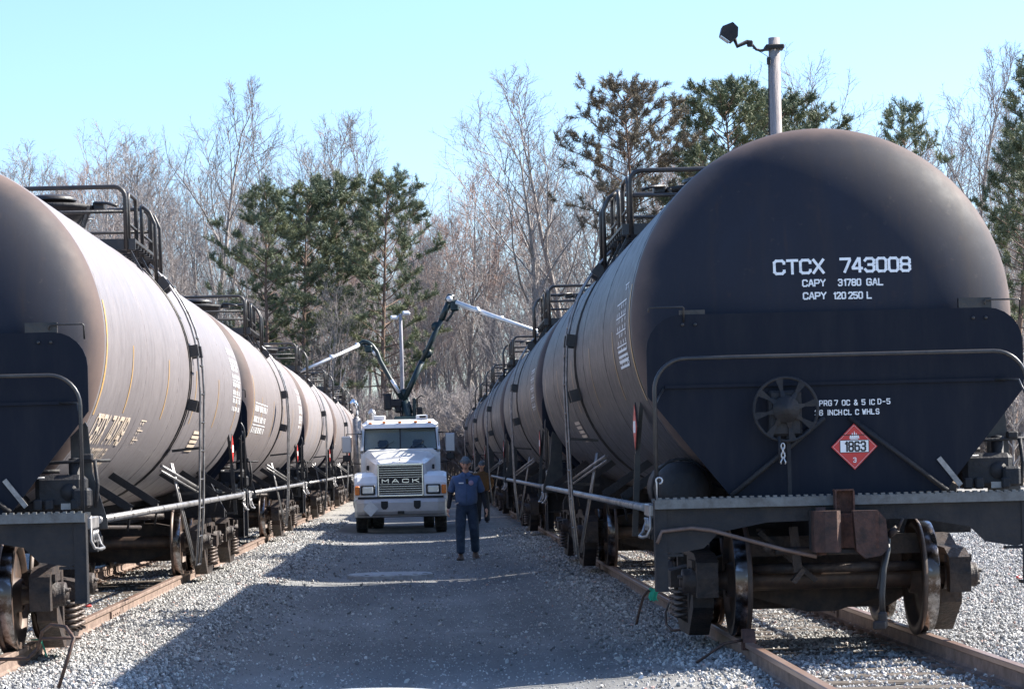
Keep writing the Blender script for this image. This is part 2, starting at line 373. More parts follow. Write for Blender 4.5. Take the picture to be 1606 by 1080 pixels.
# ---------------------------------------------------------------- block stencil lettering
G = {'C': [[(4, 4.7), (4, 5.2), (3.2, 6), (.8, 6), (0, 5.2), (0, .8), (.8, 0), (3.2, 0), (4, .8), (4, 1.3)]],
'T': [[(0, 6), (4, 6)], [(2, 6), (2, 0)]], 'X': [[(0, 0), (4, 6)], [(0, 6), (4, 0)]],
'B': [[(0, 0), (0, 6), (3.2, 6), (4, 5.2), (4, 3.8), (3.3, 3.1), (4, 2.4), (4, .8), (3.2, 0), (0, 0)], [(0, 3.1), (3.3, 3.1)]],
'A': [[(0, 0), (1.7, 6), (2.3, 6), (4, 0)], [(.6, 2), (3.4, 2)]], 'P': [[(0, 0), (0, 6), (3.2, 6), (4, 5.2), (4, 3.5), (3.2, 2.7), (0, 2.7)]],
'Y': [[(0, 6), (2, 3), (4, 6)], [(2, 3), (2, 0)]], 'G': [[(4, 4.7), (4, 5.2), (3.2, 6), (.8, 6), (0, 5.2), (0, .8), (.8, 0), (3.2, 0), (4, .8), (4, 2.8), (2.3, 2.8)]],
'L': [[(0, 6), (0, 0), (3.6, 0)]], 'S': [[(4, 5), (3.2, 6), (.8, 6), (0, 5.2), (0, 3.8), (.8, 3), (3.2, 3), (4, 2.2), (4, .8), (3.2, 0), (.8, 0), (0, 1)]],
'R': [[(0, 0), (0, 6), (3.2, 6), (4, 5.2), (4, 3.5), (3.2, 2.7), (0, 2.7)], [(2, 2.7), (4, 0)]],
'I': [[(2, 0), (2, 6)]], 'N': [[(0, 0), (0, 6), (4, 0), (4, 6)]], 'H': [[(0, 0), (0, 6)], [(4, 0), (4, 6)], [(0, 3), (4, 3)]],
'W': [[(0, 6), (1, 0), (2, 4.5), (3, 0), (4, 6)]], 'D': [[(0, 0), (0, 6), (2.8, 6), (4, 4.8), (4, 1.2), (2.8, 0), (0, 0)]],
'M': [[(0, 0), (0, 6), (2, 2.5), (4, 6), (4, 0)]], 'K': [[(0, 0), (0, 6)], [(4, 6), (0, 2.6)], [(1.4, 3.6), (4, 0)]],
'E': [[(4, 6), (0, 6), (0, 0), (4, 0)], [(0, 3), (3.2, 3)]], 'F': [[(4, 6), (0, 6), (0, 0)], [(0, 3), (3.2, 3)]], 'Q': [[(0, .8), (0, 5.2), (.8, 6), (3.2, 6), (4, 5.2), (4, .8), (3.2, 0), (.8, 0), (0, .8)], [(2.5, 1.5), (4.2, -.4)]],
'U': [[(0, 6), (0, .8), (.8, 0), (3.2, 0), (4, .8), (4, 6)]], 'V': [[(0, 6), (2, 0), (4, 6)]],
'O': [[(0, .8), (0, 5.2), (.8, 6), (3.2, 6), (4, 5.2), (4, .8), (3.2, 0), (.8, 0), (0, .8)]],
'0': [[(0, .8), (0, 5.2), (.8, 6), (3.2, 6), (4, 5.2), (4, .8), (3.2, 0), (.8, 0), (0, .8)]],
'1': [[(1.0, 4.9), (2.2, 6), (2.2, 0)]], '2': [[(0, 5), (.8, 6), (3.2, 6), (4, 5.2), (4, 3.8), (0, 0), (4, 0)]],
'3': [[(0, 5.1), (.8, 6), (3.2, 6), (4, 5.2), (4, 3.8), (3.2, 3.1), (1.6, 3.1)], [(3.2, 3.1), (4, 2.3), (4, .8), (3.2, 0), (.8, 0), (0, .9)]],
'4': [[(3, 0), (3, 6), (2.4, 6), (0, 2), (0, 1.5), (4, 1.5)]], '5': [[(4, 6), (0, 6), (0, 3.4), (3.2, 3.4), (4, 2.6), (4, .8), (3.2, 0), (.8, 0), (0, .9)]],
'6': [[(4, 5.1), (3.2, 6), (.8, 6), (0, 5.2), (0, .8), (.8, 0), (3.2, 0), (4, .8), (4, 2.6), (3.2, 3.3), (0, 3.3)]],
'7': [[(0, 6), (4, 6), (4, 5.2), (1.7, 0)]], '8': [[(.8, 3.1), (0, 3.9), (0, 5.2), (.8, 6), (3.2, 6), (4, 5.2), (4, 3.9), (3.2, 3.1), (.8, 3.1), (0, 2.3), (0, .8), (.8, 0), (3.2, 0), (4, .8), (4, 2.3), (3.2, 3.1)]],
'9': [[(0, .9), (.8, 0), (3.2, 0), (4, .8), (4, 5.2), (3.2, 6), (.8, 6), (0, 5.2), (0, 3.5), (.8, 2.7), (4, 2.7)]],
'&': [[(4, 0), (.7, 4.6), (.7, 5.4), (1.4, 6), (2.2, 6), (2.9, 5.4), (2.9, 4.7), (0, 2), (0, .8), (.8, 0), (2.6, 0), (4, 2.4)]], '-': [[(.6, 2.8), (3.4, 2.8)]], '|': [[(2, 0), (2, 6)]]}
def text_quads(txt, h, wch, gap, th, maxlen=None, center=False):
    """returns (verts2d, quads): block letters from thick strokes"""
    vs, fs = [], []; x0 = 0; sx_, sz_ = wch / 4, h / 6
    def seg(p, q):
        d = Vector(q) - Vector(p); ln = d.length
        if ln < 1e-6: return
        d /= ln; nrm = Vector((-d.y, d.x)) * th / 2; p = Vector(p) - d * th * .42; q = Vector(q) + d * th * .42
        k = max(1, int((q - p).length / maxlen) + 1) if maxlen else 1
        for i in range(k):
            A = p.lerp(q, i / k); B = p.lerp(q, (i + 1) / k); o = len(vs)
            vs.extend([A - nrm, B - nrm, B + nrm, A + nrm]); fs.append((o, o + 1, o + 2, o + 3))
    for ch in txt:
        if ch == ' ': x0 += (wch + gap) * .75; continue
        wf = 1
        for pl in G[ch]:
            for p, q in zip(pl, pl[1:]): seg((x0 + p[0] * sx_ * wf, p[1] * sz_), (x0 + q[0] * sx_ * wf, q[1] * sz_))
        x0 += wch * (.55 if ch in '1I|' else 1) + gap
        if ch in '1I|':
            pass
    W = x0 - gap
    off = W / 2 if center else 0
    return [(v.x - off, v.y) for v in vs], fs, W
def text_mesh(mb, fmap, txt, x, z, h, wch, gap, th, maxlen=None, center=False, lift=.0006):
    vs, fs, W = text_quads(txt, h, wch, gap, th, maxlen, center)
    # each stroke a hair above the last so that crossing strokes never share a plane
    out = []
    for i, (u, v) in enumerate(vs): out.append(fmap(x + u, z + v, lift * ((i // 4) % 7)))
    mb.add(out, fs); return W

# ---------------------------------------------------------------- tank car (local: x across, y along, z up from yard level)
L_CAR, TR, TZ, RT = 18.15, 1.555, 2.82, 0.25
CY0, CY1, HD = 1.35, L_CAR - 1.35, .66
YC = L_CAR / 2
def head_depth(r):   # depth of dished head in front of the cylinder at radius r
    q = min(1, r / TR); return HD * (1 - q ** 2.35) ** (1 / 2.15)
FLIP = Matrix.Translation((0, L_CAR, 0)) @ Matrix.Rotation(PI, 4, 'Z')

def shared_meshes(tankmat):
    """every part of a tank car as (name, mesh, sub-parts) records"""
    P = []
    def rec(name, mb, mats, subs=()):
        for i, b0 in enumerate(mb.split()):
            P.append((name, b0.mesh(name, mats), [(n, b1.mesh(n, m_)) for n, b, m_ in subs for b1 in b.split()] if i == 0 else []))
    # shell with both dished heads
    prof = []
    rs = [0.001] + [TR * math.sin(t) for t in np.linspace(.08, PI / 2, 22)]
    for r in rs: prof.append((r, CY0 - head_depth(r)))
    for y in np.linspace(CY0, CY1, 8)[1:-1]: prof.append((TR, y))
    for r in rs[::-1]: prof.append((r, CY1 + head_depth(r)))
    tb = MB().lathe(prof, 'y', (0, 0, TZ), 96)
    nh = len(rs)
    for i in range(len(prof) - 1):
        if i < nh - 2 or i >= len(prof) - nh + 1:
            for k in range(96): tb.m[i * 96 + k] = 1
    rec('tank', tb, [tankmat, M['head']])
    # circumferential weld seams
    for y in np.linspace(CY0 + .02, CY1 - .02, 6):
        rec('weld_seam', MB().tube(arc((0, y, TZ), TR - .001, 0, 2 * PI * 71 / 72, 71), .005, 4, closed=True), tankmat)
    # jacket of straps around the middle following the ladder
    for dy in (-.30, -.12):
        rec('strap', MB().tube(arc((0, YC + dy, TZ), TR + .008, -PI * .46, PI * 1.46, 64), .007, 4), M['black'])
    # manway nozzle
    nz = TZ + TR - .06
    mb = MB().lathe([(.33, nz - .25), (.33, nz + .02), (.37, nz + .03), (.37, nz + .07), (.40, nz + .20), (.46, nz + .36), (.49, nz + .36), (.49, nz + .41), (.30, nz + .43), (.001, nz + .44)], 'z', (0, YC - .1, 0), 28)
    lid = MB().lathe([(.30, nz + .471), (.30, nz + .50), (.2, nz + .53), (.001, nz + .54)], 'z', (0, YC - .1, 0), 20)
    br = MB()
    for s in (-1, 1):
        br.beam((s * .34, YC - .42, nz + .02), (s * .47, YC - .36, nz + .38), .03, .03)
        br.tube([(s * .52, YC - .2, nz + .43), (s * .66, YC - .25, nz + .42), (s * .78, YC - .3, nz + .38)], .018, 6)
        br.bbox((s * .56, YC - .1, nz + .40), (.14, .16, .1), .015)
    rec('nozzle', mb, M['frame'], [('lid', lid, M['black']), ('clamp', br, M['black'])])
    vb = MB()
    for vx, vy in ((-.2, 1.0), (.22, .95), (0, 1.35)):
        vb.lathe([(.001, nz + .42), (.07, nz + .42), (.07, nz + .33), (.045, nz + .32), (.045, nz + .1), (.11, nz + .09), (.11, nz + .02)], 'z', (vx, YC + vy, 0), 12)
        vb.tube([(vx - .12, YC + vy, nz + .36), (vx + .12, YC + vy, nz + .36)], .012, 5)
    rec('valve', vb, M['valve'])
    # top walkway: grating slats and hoops
    gr = MB(); fz = TZ + 1.33
    for s in (-1, 1):
        for k in range(9):
            y = YC - .95 + k * .29
            gr.beam((s * .60, y, fz + .05), (s * 1.04, y, fz + .05), .05, .045) if False else gr.box((s * .80, y, fz + .05), (.5, .05, .045))
        for xx in (.56, .69, .82, .95, 1.05): gr.box((s * xx, YC + .2, fz + .085), (.028, 2.55, .03))
        gr.box((s * .80, YC - 1.1, fz + .04), (.54, .04, .12)); gr.box((s * .80, YC + 1.5, fz + .04), (.54, .04, .12))
        for y in (-.95, .2, 1.35): gr.beam((s * .98, YC + y, fz), (s * 1.2, YC + y, fz - .42), .05, .03)
    rec('walkway', gr, M['black'])
    TH = 4.82
    def hoop(y0):
        pts = [(-.97, y0, fz - .02)] + arc((-.97 + .12, y0, TH - .12), .12, PI, PI / 2, 5) + arc((.97 - .12, y0, TH - .12), .12, PI / 2, 0, 5) + [(.97, y0, fz - .02)]
        b = MB().tube(pts, .026, 8); b.tube([(-.97, y0, TH - .27), (.97, y0, TH - .27)], .02, 6); return b
    rec('top_railing', hoop(YC - 1.12), M['black']); rec('top_railing', hoop(YC + 1.35), M['black'])
    for s in (-1, 1):
        b = MB()
        for ya, yb in ((YC - 1.04, YC - .30), (YC + .30, YC + 1.27)):
            b.tube([(s * .99, ya, fz - .05)] + arc((s * .99, ya + .1, TH - .16), .1, PI, PI / 2, 4, 'yz') + arc((s * .99, yb - .1, TH - .16), .1, PI / 2, 0, 4, 'yz') + [(s * .99, yb, fz - .05)], .024, 7)
            b.tube([(s * .99, ya, TH - .4), (s * .99, yb, TH - .4)], .018, 6)
        for y in (YC - .26, YC + .26):      # handholds at the ladder head, standing further out
            b.tube([(s * 1.06, y, TH - .14), (s * 1.14, y, TH - .2), (s * 1.2, y, TH - .34), (s * 1.2, y, TZ + 1.0)], .022, 6)
        rec('side_railing', b, M['black'])
    # side ladders: follow the shell, then hang straight down
    for s in (-1, 1):
        st = MB(); path = []
        for t in np.linspace(math.radians(47), 0, 9): path.append((s * (TR + .10) * math.cos(t), TZ + (TR + .10) * math.sin(t)))
        path += [(s * (TR + .11), TZ - .25), (s * (TR + .09), 1.9), (s * (TR + .07), 1.2), (s * (TR + .02), .62)]
        for dy in (-.25, .25): st.tube([(x, YC + dy, z) for x, z in path], .014, 6)
        subs = []
        tot = [0]
        for p, q in zip(path, path[1:]): tot.append(tot[-1] + math.hypot(q[0] - p[0], q[1] - p[1]))
        n = 11
        for k in range(n + 1):
            d = tot[-1] * k / n; i = max(j for j in range(len(tot)) if tot[j] <= d + 1e-6); i = min(i, len(path) - 2)
            f = (d - tot[i]) / (tot[i + 1] - tot[i]); x = path[i][0] + (path[i + 1][0] - path[i][0]) * f; z = path[i][1] + (path[i + 1][1] - path[i][1]) * f
            subs.append(('rung', MB().tube([(x, YC - .25, z), (x, YC + .25, z)], .013, 5), M['black']))
        bk = MB()
        for t in (38, 8, -14):
            t = math.radians(t)
            for dy in (-.22, .22): bk.box((s * (TR + .05) * math.cos(t), YC + dy, TZ + (TR + .05) * math.sin(t)), (.13, .1, .13), 0, 0, -s * t)
        for z in (1.95, 1.45): bk.beam((s * (TR + .09), YC, z), (s * (TR - .25), YC, z - .03), .03, .03); 
        subs.append(('bracket', bk, M['black']))
        rec('ladder', st, M['pipe'], subs)
        # slanting stays beside the ladder foot
        sb = MB()
        for dy in (-.9, -.72): sb.tube([(s * (TR - .18), YC + dy, 1.78), (s * (TR + .0), YC + dy + .5, .68)], .012, 5)
        sb.tube([(s * (TR - .25), YC - 1.2, 1.75), (s * (TR + .05), YC - .2, 1.5)], .02, 6); sb.tube([(s * (TR - .25), YC - 1.3, 1.70), (s * (TR + .05), YC - .2, 1.45)], .014, 6)
        rec('stay', sb, M['pipe'])
        # long side pipe at running-board height and the flat bars that carry it
        b = MB().tube([(s * 1.50, .95, 1.315), (s * 1.50, L_CAR - .95, 1.315)], .033, 10)
        fl = MB()
        for y in np.linspace(1.6, L_CAR - 1.6, 12): fl.lathe([(.04, -.02), (.04, .02)], 'y', (s * 1.5, y + .2, 1.315), 10)
        rec('side_pipe', b, M['pipe'], [('pipe_collar', fl, M['black'])])
        for y in (3.3, 5.6, 10.4, 12.8, 15.2):
            bb = MB().beam((s * 1.02, y - .12, TZ - 1.13), (s * 1.50, y, 1.36), .075, .012, (0, 1, 0)); bb.tube([(s * 1.50, y, 1.38), (s * 1.46, y, 1.16)], .012, 5)
            bb.lathe([(.001, -.03), (.03, -.03), (.03, .03), (.001, .03)], 'y', (s * 1.0, y - .12, TZ - 1.10), 6)
            rec('pipe_bracket', bb, M['frame'])
        # yellow reflective strips
        def strip(y, t0, t1, wd, m_=M['yellow']):
            b = MB(); q = [math.radians(v) for v in np.linspace(t0, t1, 14)]
            for p0, p1 in zip(q, q[1:]):
                R_ = TR + .004; b.add([(s * R_ * math.cos(p0), y - wd / 2, TZ + R_ * math.sin(p0)), (s * R_ * math.cos(p0), y + wd / 2, TZ + R_ * math.sin(p0)),
                                       (s * R_ * math.cos(p1), y + wd / 2, TZ + R_ * math.sin(p1)), (s * R_ * math.cos(p1), y - wd / 2, TZ + R_ * math.sin(p1))], [(0, 1, 2, 3)])
            rec('reflective_strip', b, m_)
        strip(CY0 + .05, 12, -24, .08)
        for y in (3.3, 6.5, 9.65, 12.8, 15.9): strip(y, 1, -22, .055)
        # placard on its stand, one near each end (both faces of the frame are built)
        for yy, sgn in ((2.15, 1), (L_CAR - 2.15, -1)):
            st = MB().beam((s * 1.49, yy, 1.05), (s * 1.45, yy, 1.75), .05, .02); st.beam((s * 1.45, yy, 1.75), (s * 1.40, yy, 2.25), .035, .02)
            st.beam((s * 1.49, yy, 1.07), (s * 1.3, yy, 1.07), .05, .02)
            pz = 1.98; hd = .19; X = s * 1.46
            fr = MB().prism([(yy - hd - .02, pz), (yy, pz - hd - .02), (yy + hd + .02, pz), (yy, pz + hd + .02)], 'x', X - .006, X + .006)
            rd = MB().prism([(yy - hd, pz), (yy, pz - hd), (yy + hd, pz), (yy, pz + hd)], 'x', min(X + s * .007, X + s * .011), max(X + s * .007, X + s * .011))
            wp = MB().box((X + s * .013, yy, pz), (.003, .2, .1))
            if s * sgn < 0: rec('placard_stand', st, M['pipe2'], [('placard_frame', fr, M['black']), ('placard', rd, M['red']), ('number_panel', wp, M['pwhite'])])
            else:
                ye = 1.05 if sgn > 0 else L_CAR - 1.05
                st = MB().prism([(s * x_, z_) for x_, z_ in ((1.28, 1.24), (1.57, 1.24), (1.565, 1.32), (1.455, 1.70), (1.425, 2.08), (1.405, 2.12), (1.28, 2.0))], 'y', ye - .012, ye + .012)
                rec('side_plate', st, M['pipe2'])
    # centre sill stubs, bolsters, saddle, bottom outlet
    for fl in (False, True):
        X = FLIP if fl else Matrix()
        def R_(name, mb, mats, subs=()):
            for q in [mb] + [b for _, b, _ in subs]: q.xf(X)
            rec(name, mb, mats, subs)
        R_('draft_sill', MB().box((0, 1.9, 1.16), (.34, 3.1, .34)).box((0, 3.3, 1.28), (.5, 1.6, .12)), M['frame'])
        cr = MB()
        cr.prism([(-1.35, 1.02), (1.35, 1.02), (1.35, 1.14), (1.05, 1.75), (.8, 1.62), (.4, 1.40), (0, 1.33), (-.4, 1.40), (-.8, 1.62), (-1.05, 1.75), (-1.35, 1.14)], 'y', 2.30, 2.42)
        cr.prism([(-1.35, 1.02), (1.35, 1.02), (1.35, 1.10), (1.1, 1.5), (.4, 1.38), (-.4, 1.38), (-1.1, 1.5), (-1.35, 1.10)], 'y', 2.05, 2.13)
        R_('body_bolster', cr, M['frame'])
        # head shield
        sh = [(-.82, 1.36), (.82, 1.36), (1.49, 2.2), (1.49, 2.56)] + [(1.21 + .28 * math.cos(t), 2.56 + .28 * math.sin(t)) for t in np.linspace(.25, PI / 2, 6)] + \
             [(-1.21 + .28 * math.cos(t), 2.56 + .28 * math.sin(t)) for t in np.linspace(PI / 2, PI - .25, 6)] + [(-1.49, 2.56), (-1.49, 2.2)]
        sm = MB().prism(sh, 'y', .63, .645)
        sm.box((0, .618, 2.27), (2.7, .022, .025))
        lg = MB()
        for x in (-1.2, -1.1, 1.1, 1.2): lg.lathe([(.001, .612), (.014, .612), (.014, .63)], 'y', (x, 0, 2.76), 6)
        for x in (-1.33, 1.33):
            lg.tube([(x - .14, .60, 2.86), (x - .14, .60, 2.89), (x - .13, .60, 2.90), (x + .13, .60, 2.90), (x + .14, .60, 2.89), (x + .14, .63, 2.78)], .008, 5)
        lg.box((1.12, .66, 2.87), (.26, .05, .10)); lg.box((-1.12, .66, 2.85), (.20, .05, .05))
        R_('head_shield', sm, M['shieldR'], [('shield_lug', lg, M['black'])])
        br = MB()
        for x in (-1, 1): br.tube([(x * .1, .60, 2.0), (x * .85, .56, 1.40)], .022, 7)
        R_('shield_brace', br, M['frame'])
        # end platform: grating, beam, corner gussets and step posts
        gz = 1.385
        g = MB().box((0, .33, gz - .036), (2.96, .03, .072))
        for k in range(49): g.box((-1.44 + k * .06, .345, gz + .008), (.03, .05, .016))
        for y in (.40, .47, .54, .61, .68, .75, .82): g.box((0, y, gz - .014), (2.92, .012, .028))
        for k in range(15): g.box((-1.4 + k * .2, .59, gz - .028), (.012, .52, .022))
        beam = MB().prism([(-1.48, 1.312), (1.48, 1.312), (1.48, 1.0), (1.34, .96), (1.1, 1.00), (.98, 1.12), (.6, 1.19), (0, 1.20), (-.6, 1.19), (-.98, 1.12), (-1.1, 1.00), (-1.34, .96), (-1.48, 1.0)], 'y', .37, .39)
        beam.box((0, .44, 1.30), (2.94, .12, .02))
        R_('end_platform', g, M['grate'], [('end_sill', beam, M['frame'])])
        for x in (-1, 1):
            sp = MB().box((x * 1.475, .42, 1.03), (.012, .13, .70)).box((x * 1.43, .365, 1.0), (.09, .012, .66))
            for z in (.70, .95): sp.box((x * 1.36, .42, z), (.2, .1, .02)) if z > .8 else sp.box((x * 1.43, .42, z - .02), (.1, .14, .025))
            R_('corner_step', sp, M['frame'])
            hh = MB().tube([(x * 1.50, .50, 1.36), (x * 1.50, .50, 1.16), (x * 1.53, .50, 1.10), (x * 1.56, .55, 1.09), (x * 1.56, .85, 1.09), (x * 1.53, .88, 1.12), (x * 1.50, .9, 1.2)], .013, 6)
            hh.bbox((x * 1.47, .72, 1.30), (.08, .48, .10), .01)
            for k in range(3): hh.tube(arc((x * 1.51, .62 + k * .12, 1.19), .045, PI * .3, PI * 1.7, 7, 'yz'), .01, 5)
            R_('grab_iron', hh, M['pipe'])
        TZR = 2.485
        rl = MB().tube([(-1.455, .40, 1.37)] + arc((-1.205, .40, TZR - .25), .25, PI, PI / 2, 8) + arc((1.205, .40, TZR - .25), .25, PI / 2, 0, 8) + [(1.455, .40, 1.37)], .017, 8)
        rl.tube([(-1.455, .40, 2.12), (-1.40, .58, 2.20), (-1.36, .62, 2.26)], .01, 5); rl.tube([(1.455, .40, 2.12), (1.42, .5, 2.26), (1.25, .62, 2.27)], .01, 5)
        R_('end_railing', rl, M['pipe2'])
        # coupler with cast head, knuckle, lock lifter, cut lever
        cp = MB()
        outl = [(-.18, .30), (-.10, .30), (-.10, .12), (-.26, .05), (-.25, -.10), (-.16, -.17), (-.08, -.13), (-.10, -.02), (-.03, .02), (.05, -.02), (.12, -.08), (.22, -.12), (.24, -.04), (.18, .08), (.10, .14), (.10, .30)]
        def cpl(z0, z1, pts, b): b.prism([(x, .22 + y * .9) for x, y in pts], 'z', z0, z1)
        cpl(.98, 1.25, outl, cp)
        cp.box((0, .7, 1.11), (.16, .7, .18))
        kn = MB(); cpl(.955, 1.275, [(-.27, .10), (-.27, -.08), (-.20, -.19), (-.11, -.20), (-.07, -.12), (-.12, .0), (-.14, .10)], kn)
        kn.lathe([(.001, .93), (.04, .93), (.04, 1.30), (.001, 1.30)], 'z', (-.2, .25, 0), 10)
        horn = MB().prism([(.03, 1.27), (.22, 1.27), (.28, 1.20), (.30, .98), (.24, .92), (.12, .90), (.05, .96)], 'y', .12, .22)
        stk = MB().box((-.02, .30, 1.34), (.14, .02, .17)).box((-.085, .27, 1.34), (.012, .10, .17)).box((.055, .27, 1.34), (.012, .10, .17)).box((-.02, .27, 1.43), (.15, .1, .012))
        yk = MB().box((-.02, .33, 1.12), (.52, .05, .30)); yk.box((-.02, .31, .955), (.36, .12, .03))
        R_('coupler', cp, M['rust'], [('knuckle', kn, M['rustd']), ('guard_arm', horn, M['rustd']), ('striker', yk, M['frame']), ('lifter_plate', stk, M['rust'])])
        cl = MB().tube([(-.25, .18, .92), (-.5, .22, .98), (-1.05, .30, 1.14), (-1.2, .33, 1.16), (-1.43, .33, 1.14), (-1.47, .30, 1.05)], .016, 6)
        R_('cut_lever', cl, M['rodrust'])
        ah = MB().tube([(.33, .55, 1.08), (.33, .35, 1.05), (.31, .24, .96), (.27, .20, .82), (.25, .20, .62), (.25, .20, .47)], .024, 8)
        gh = MB().bbox((.25, .19, .42), (.07, .06, .13), .015); gh.bbox((.22, .17, .38), (.1, .05, .07), .012); gh.tube([(.33, .36, 1.06), (.40, .30, 1.12)], .03, 8); gh.tube([(.40, .30, 1.1), (.44, .27, 1.2)], .012, 6)
        R_('air_hose', ah, M['hose'], [('glad_hand', gh, M['cast'])])
        # brake gear under the sill
        bg_ = MB().box((0, 1.0, .98), (1.5, .06, .16)).tube([(-.7, .95, .80), (.7, .95, .80)], .04, 8).beam((-.6, .9, 1.1), (-.15, .9, .70), .05, .04).beam((.45, .9, 1.1), (.35, .9, .62), .05, .04)
        bg_.tube([(-.5, .7, .95), (-.1, .7, .95)], .03, 8); bg_.beam((-.35, .72, 1.14), (-.32, .72, .78), .07, .03); bg_.beam((-.28, .72, .80), (-.36, .72, .70), .1, .04)
        bg_.lathe([(.001, .68), (.045, .68), (.045, .76), (.001, .76)], 'y', (-.55, 0, .98), 10); bg_.lathe([(.001, .68), (.04, .68), (.04, .76), (.001, .76)], 'y', (-.15, 0, .94), 10)
        R_('brake_rigging', bg_, M['cast'])
    # brake wheel at the near end, with its chain; reservoir and brake valves
    bw = MB().tube([(-.42 + .25 * math.cos(t), .47 + .01, 2.07 + .25 * math.sin(t)) for t in [2 * PI * k / 32 for k in range(32)]], .014, 8, closed=True)
    for k in range(8):
        t = 2 * PI * k / 8 + .2; c_, s_ = math.cos(t), math.sin(t); p_ = Vector((-s_, 0, c_)); r0 = Vector((-.42, .475, 2.07)); d = Vector((c_, 0, s_))
        vs = []
        for rr, wd in ((.08, .026), (.15, .012), (.245, .030)):
            for yy in (-.006, .006): vs += [r0 + d * rr + p_ * wd + Vector((0, yy + (.03 if rr < .1 else 0) * -1, 0)), r0 + d * rr - p_ * wd + Vector((0, yy - (.03 if rr < .1 else 0), 0))]
        bw.add(vs, [(0, 1, 5, 4), (4, 5, 9, 8), (2, 6, 7, 3), (6, 10, 11, 7), (0, 4, 6, 2), (4, 8, 10, 6), (1, 3, 7, 5), (5, 7, 11, 9)])
    bw.lathe([(.001, .40), (.04, .405), (.05, .43), (.105, .445), (.11, .47), (.001, .47)], 'y', (-.42, 0, 2.07), 20)
    hb = MB().bbox((-.42, .55, 2.04), (.26, .13, .36), .02); hb.beam((-.40, .52, 1.88), (-.40, .50, 1.4), .03, .03); hb.tube([(-.48, .45, 1.86), (-.48, .45, 1.65)], .012, 5)
    ch = MB()
    for k in range(3):
        z = 1.78 - k * .035; ch.tube([(-.455 + (.014 if k % 2 == 0 else .004) * math.cos(t), .44 + (.004 if k % 2 == 0 else .014) * math.sin(t) * 0 + (.0 if k % 2 == 0 else .012 * math.cos(t)), z + .026 * math.sin(t)) for t in [2 * PI * q / 10 for q in range(10)]], .006, 5, closed=True)
    ch.tube([(-.455, .44, 1.70), (-.475, .44, 1.655), (-.47, .44, 1.64)], .006, 5); ch.tube([(-.455, .44, 1.70), (-.435, .44, 1.655), (-.44, .44, 1.64)], .006, 5)
    rec('brake_wheel', bw, M['frame'], [('gear_box', hb, M['frame']), ('chain_hook', ch, M['alum'])])
    rv = MB().lathe([(.001, .95), (.10, .95), (.18, .98), (.22, 1.05), (.22, 1.9), (.18, 1.97), (.001, 2.0)], 'y', (-1.18, 0, 1.46), 22)
    rv.tube([(-1.18 + .24 * math.cos(t), 1.2, 1.46 + .24 * math.sin(t)) for t in np.linspace(-.3, PI + .3, 12)], .012, 5)
    rec('air_reservoir', rv, M['frame'])
    hk = MB().tube([(-1.46, .35, 1.37), (-1.46, .35, 1.52)] + arc((-1.44, .35, 1.535), .025, PI, -PI * .5, 8), .008, 5)
    rec('pin_hook', hk, M['alum'])
    vl = MB().bbox((1.22, .92, 1.55), (.40, .34, .28), .04); vl.bbox((1.40, .80, 1.50), (.14, .2, .16), .02); vl.lathe([(.001, .74), (.07, .74), (.07, .9), (.001, .9)], 'y', (1.30, 0, 1.55), 14)
    vl.lathe([(.001, 1.83), (.05, 1.82), (.05, 1.68), (.08, 1.66), (.08, 1.60)], 'z', (1.33, .9, 0), 12); vl.tube([(.98, .85, 1.75), (1.15, .85, 1.79), (1.45, .85, 1.80), (1.62, .9, 1.80)], .014, 6)
    vl.tube([(.95, .9, 1.48), (.85, .95, 1.6), (1.0, .95, 1.72), (1.2, .95, 1.72)], .018, 6); vl.bbox((1.44, .86, 1.83), (.09, .07, .06), .012); vl.tube([(1.5, .85, 1.8), (1.52, .85, 1.6), (1.5, .85, 1.42)], .016, 6)
    for x in (1.05, 1.14, 1.35): vl.bbox((x, .73, 1.45), (.07, .07, .09), .012)
    vp_ = MB().beam((.80, .62, 1.66), (.97, .62, 1.44), .02, .04); vp_.box((1.28, .73, 1.435), (.09, .01, .05))
    vp_.tube([(.72, .64, 1.44), (.86, .64, 1.46)], .009, 5); vp_.tube([(.96, .64, 1.665), (1.12, .64, 1.67)], .009, 5)
    rec('brake_valve', vl, M['frame'], [('valve_tag', vp_, M['pipe'])])
    ou = MB().lathe([(.16, 1.32), (.16, 1.1), (.22, 1.08), (.22, 1.02), (.12, 1.0), (.12, .85), (.001, .84)], 'z', (0, YC, 0), 18)
    ou.box((0, YC, 1.02), (.9, .05, .05)).tube([(-1.3, YC - 1, 1.2), (1.3, YC - 1, 1.2)], .03, 8)
    rec('bottom_outlet', ou, M['cast'])
    bc = MB().lathe([(.001, 5.2), (.15, 5.2), (.17, 5.25), (.17, 5.7), (.15, 5.75), (.001, 5.75)], 'y', (.62, 0, 1.15), 16)
    bc.tube([(.62, 5.2, 1.15), (.4, 3.5, .95)], .025, 6); bc.tube([(.62, 5.75, 1.15), (.5, 12.8, .98), (.3, 14.4, .92)], .022, 6); bc.tube([(-.45, 1.5, 1.08), (-.45, L_CAR - 1.5, 1.08)], .025, 6)
    bc.box((.62, 5.5, 1.3), (.3, .4, .06))
    rec('brake_cylinder', bc, M['cast'])
    return P

M['shieldR'] = None
M['pipe2'] = mat('rail_paint', (.022, .024, .03), .35, .2, .5, col2=(.05, .048, .048), scale=9)
M['rustd'] = mat('dark_rust', (.030, .022, .021), .7, .1, .3, col2=(.085, .045, .036), scale=12, bump=.5)
M['rodrust'] = mat('lever_rust', (.10, .07, .06), .6, .2, .4, col2=(.16, .11, .09), scale=12)

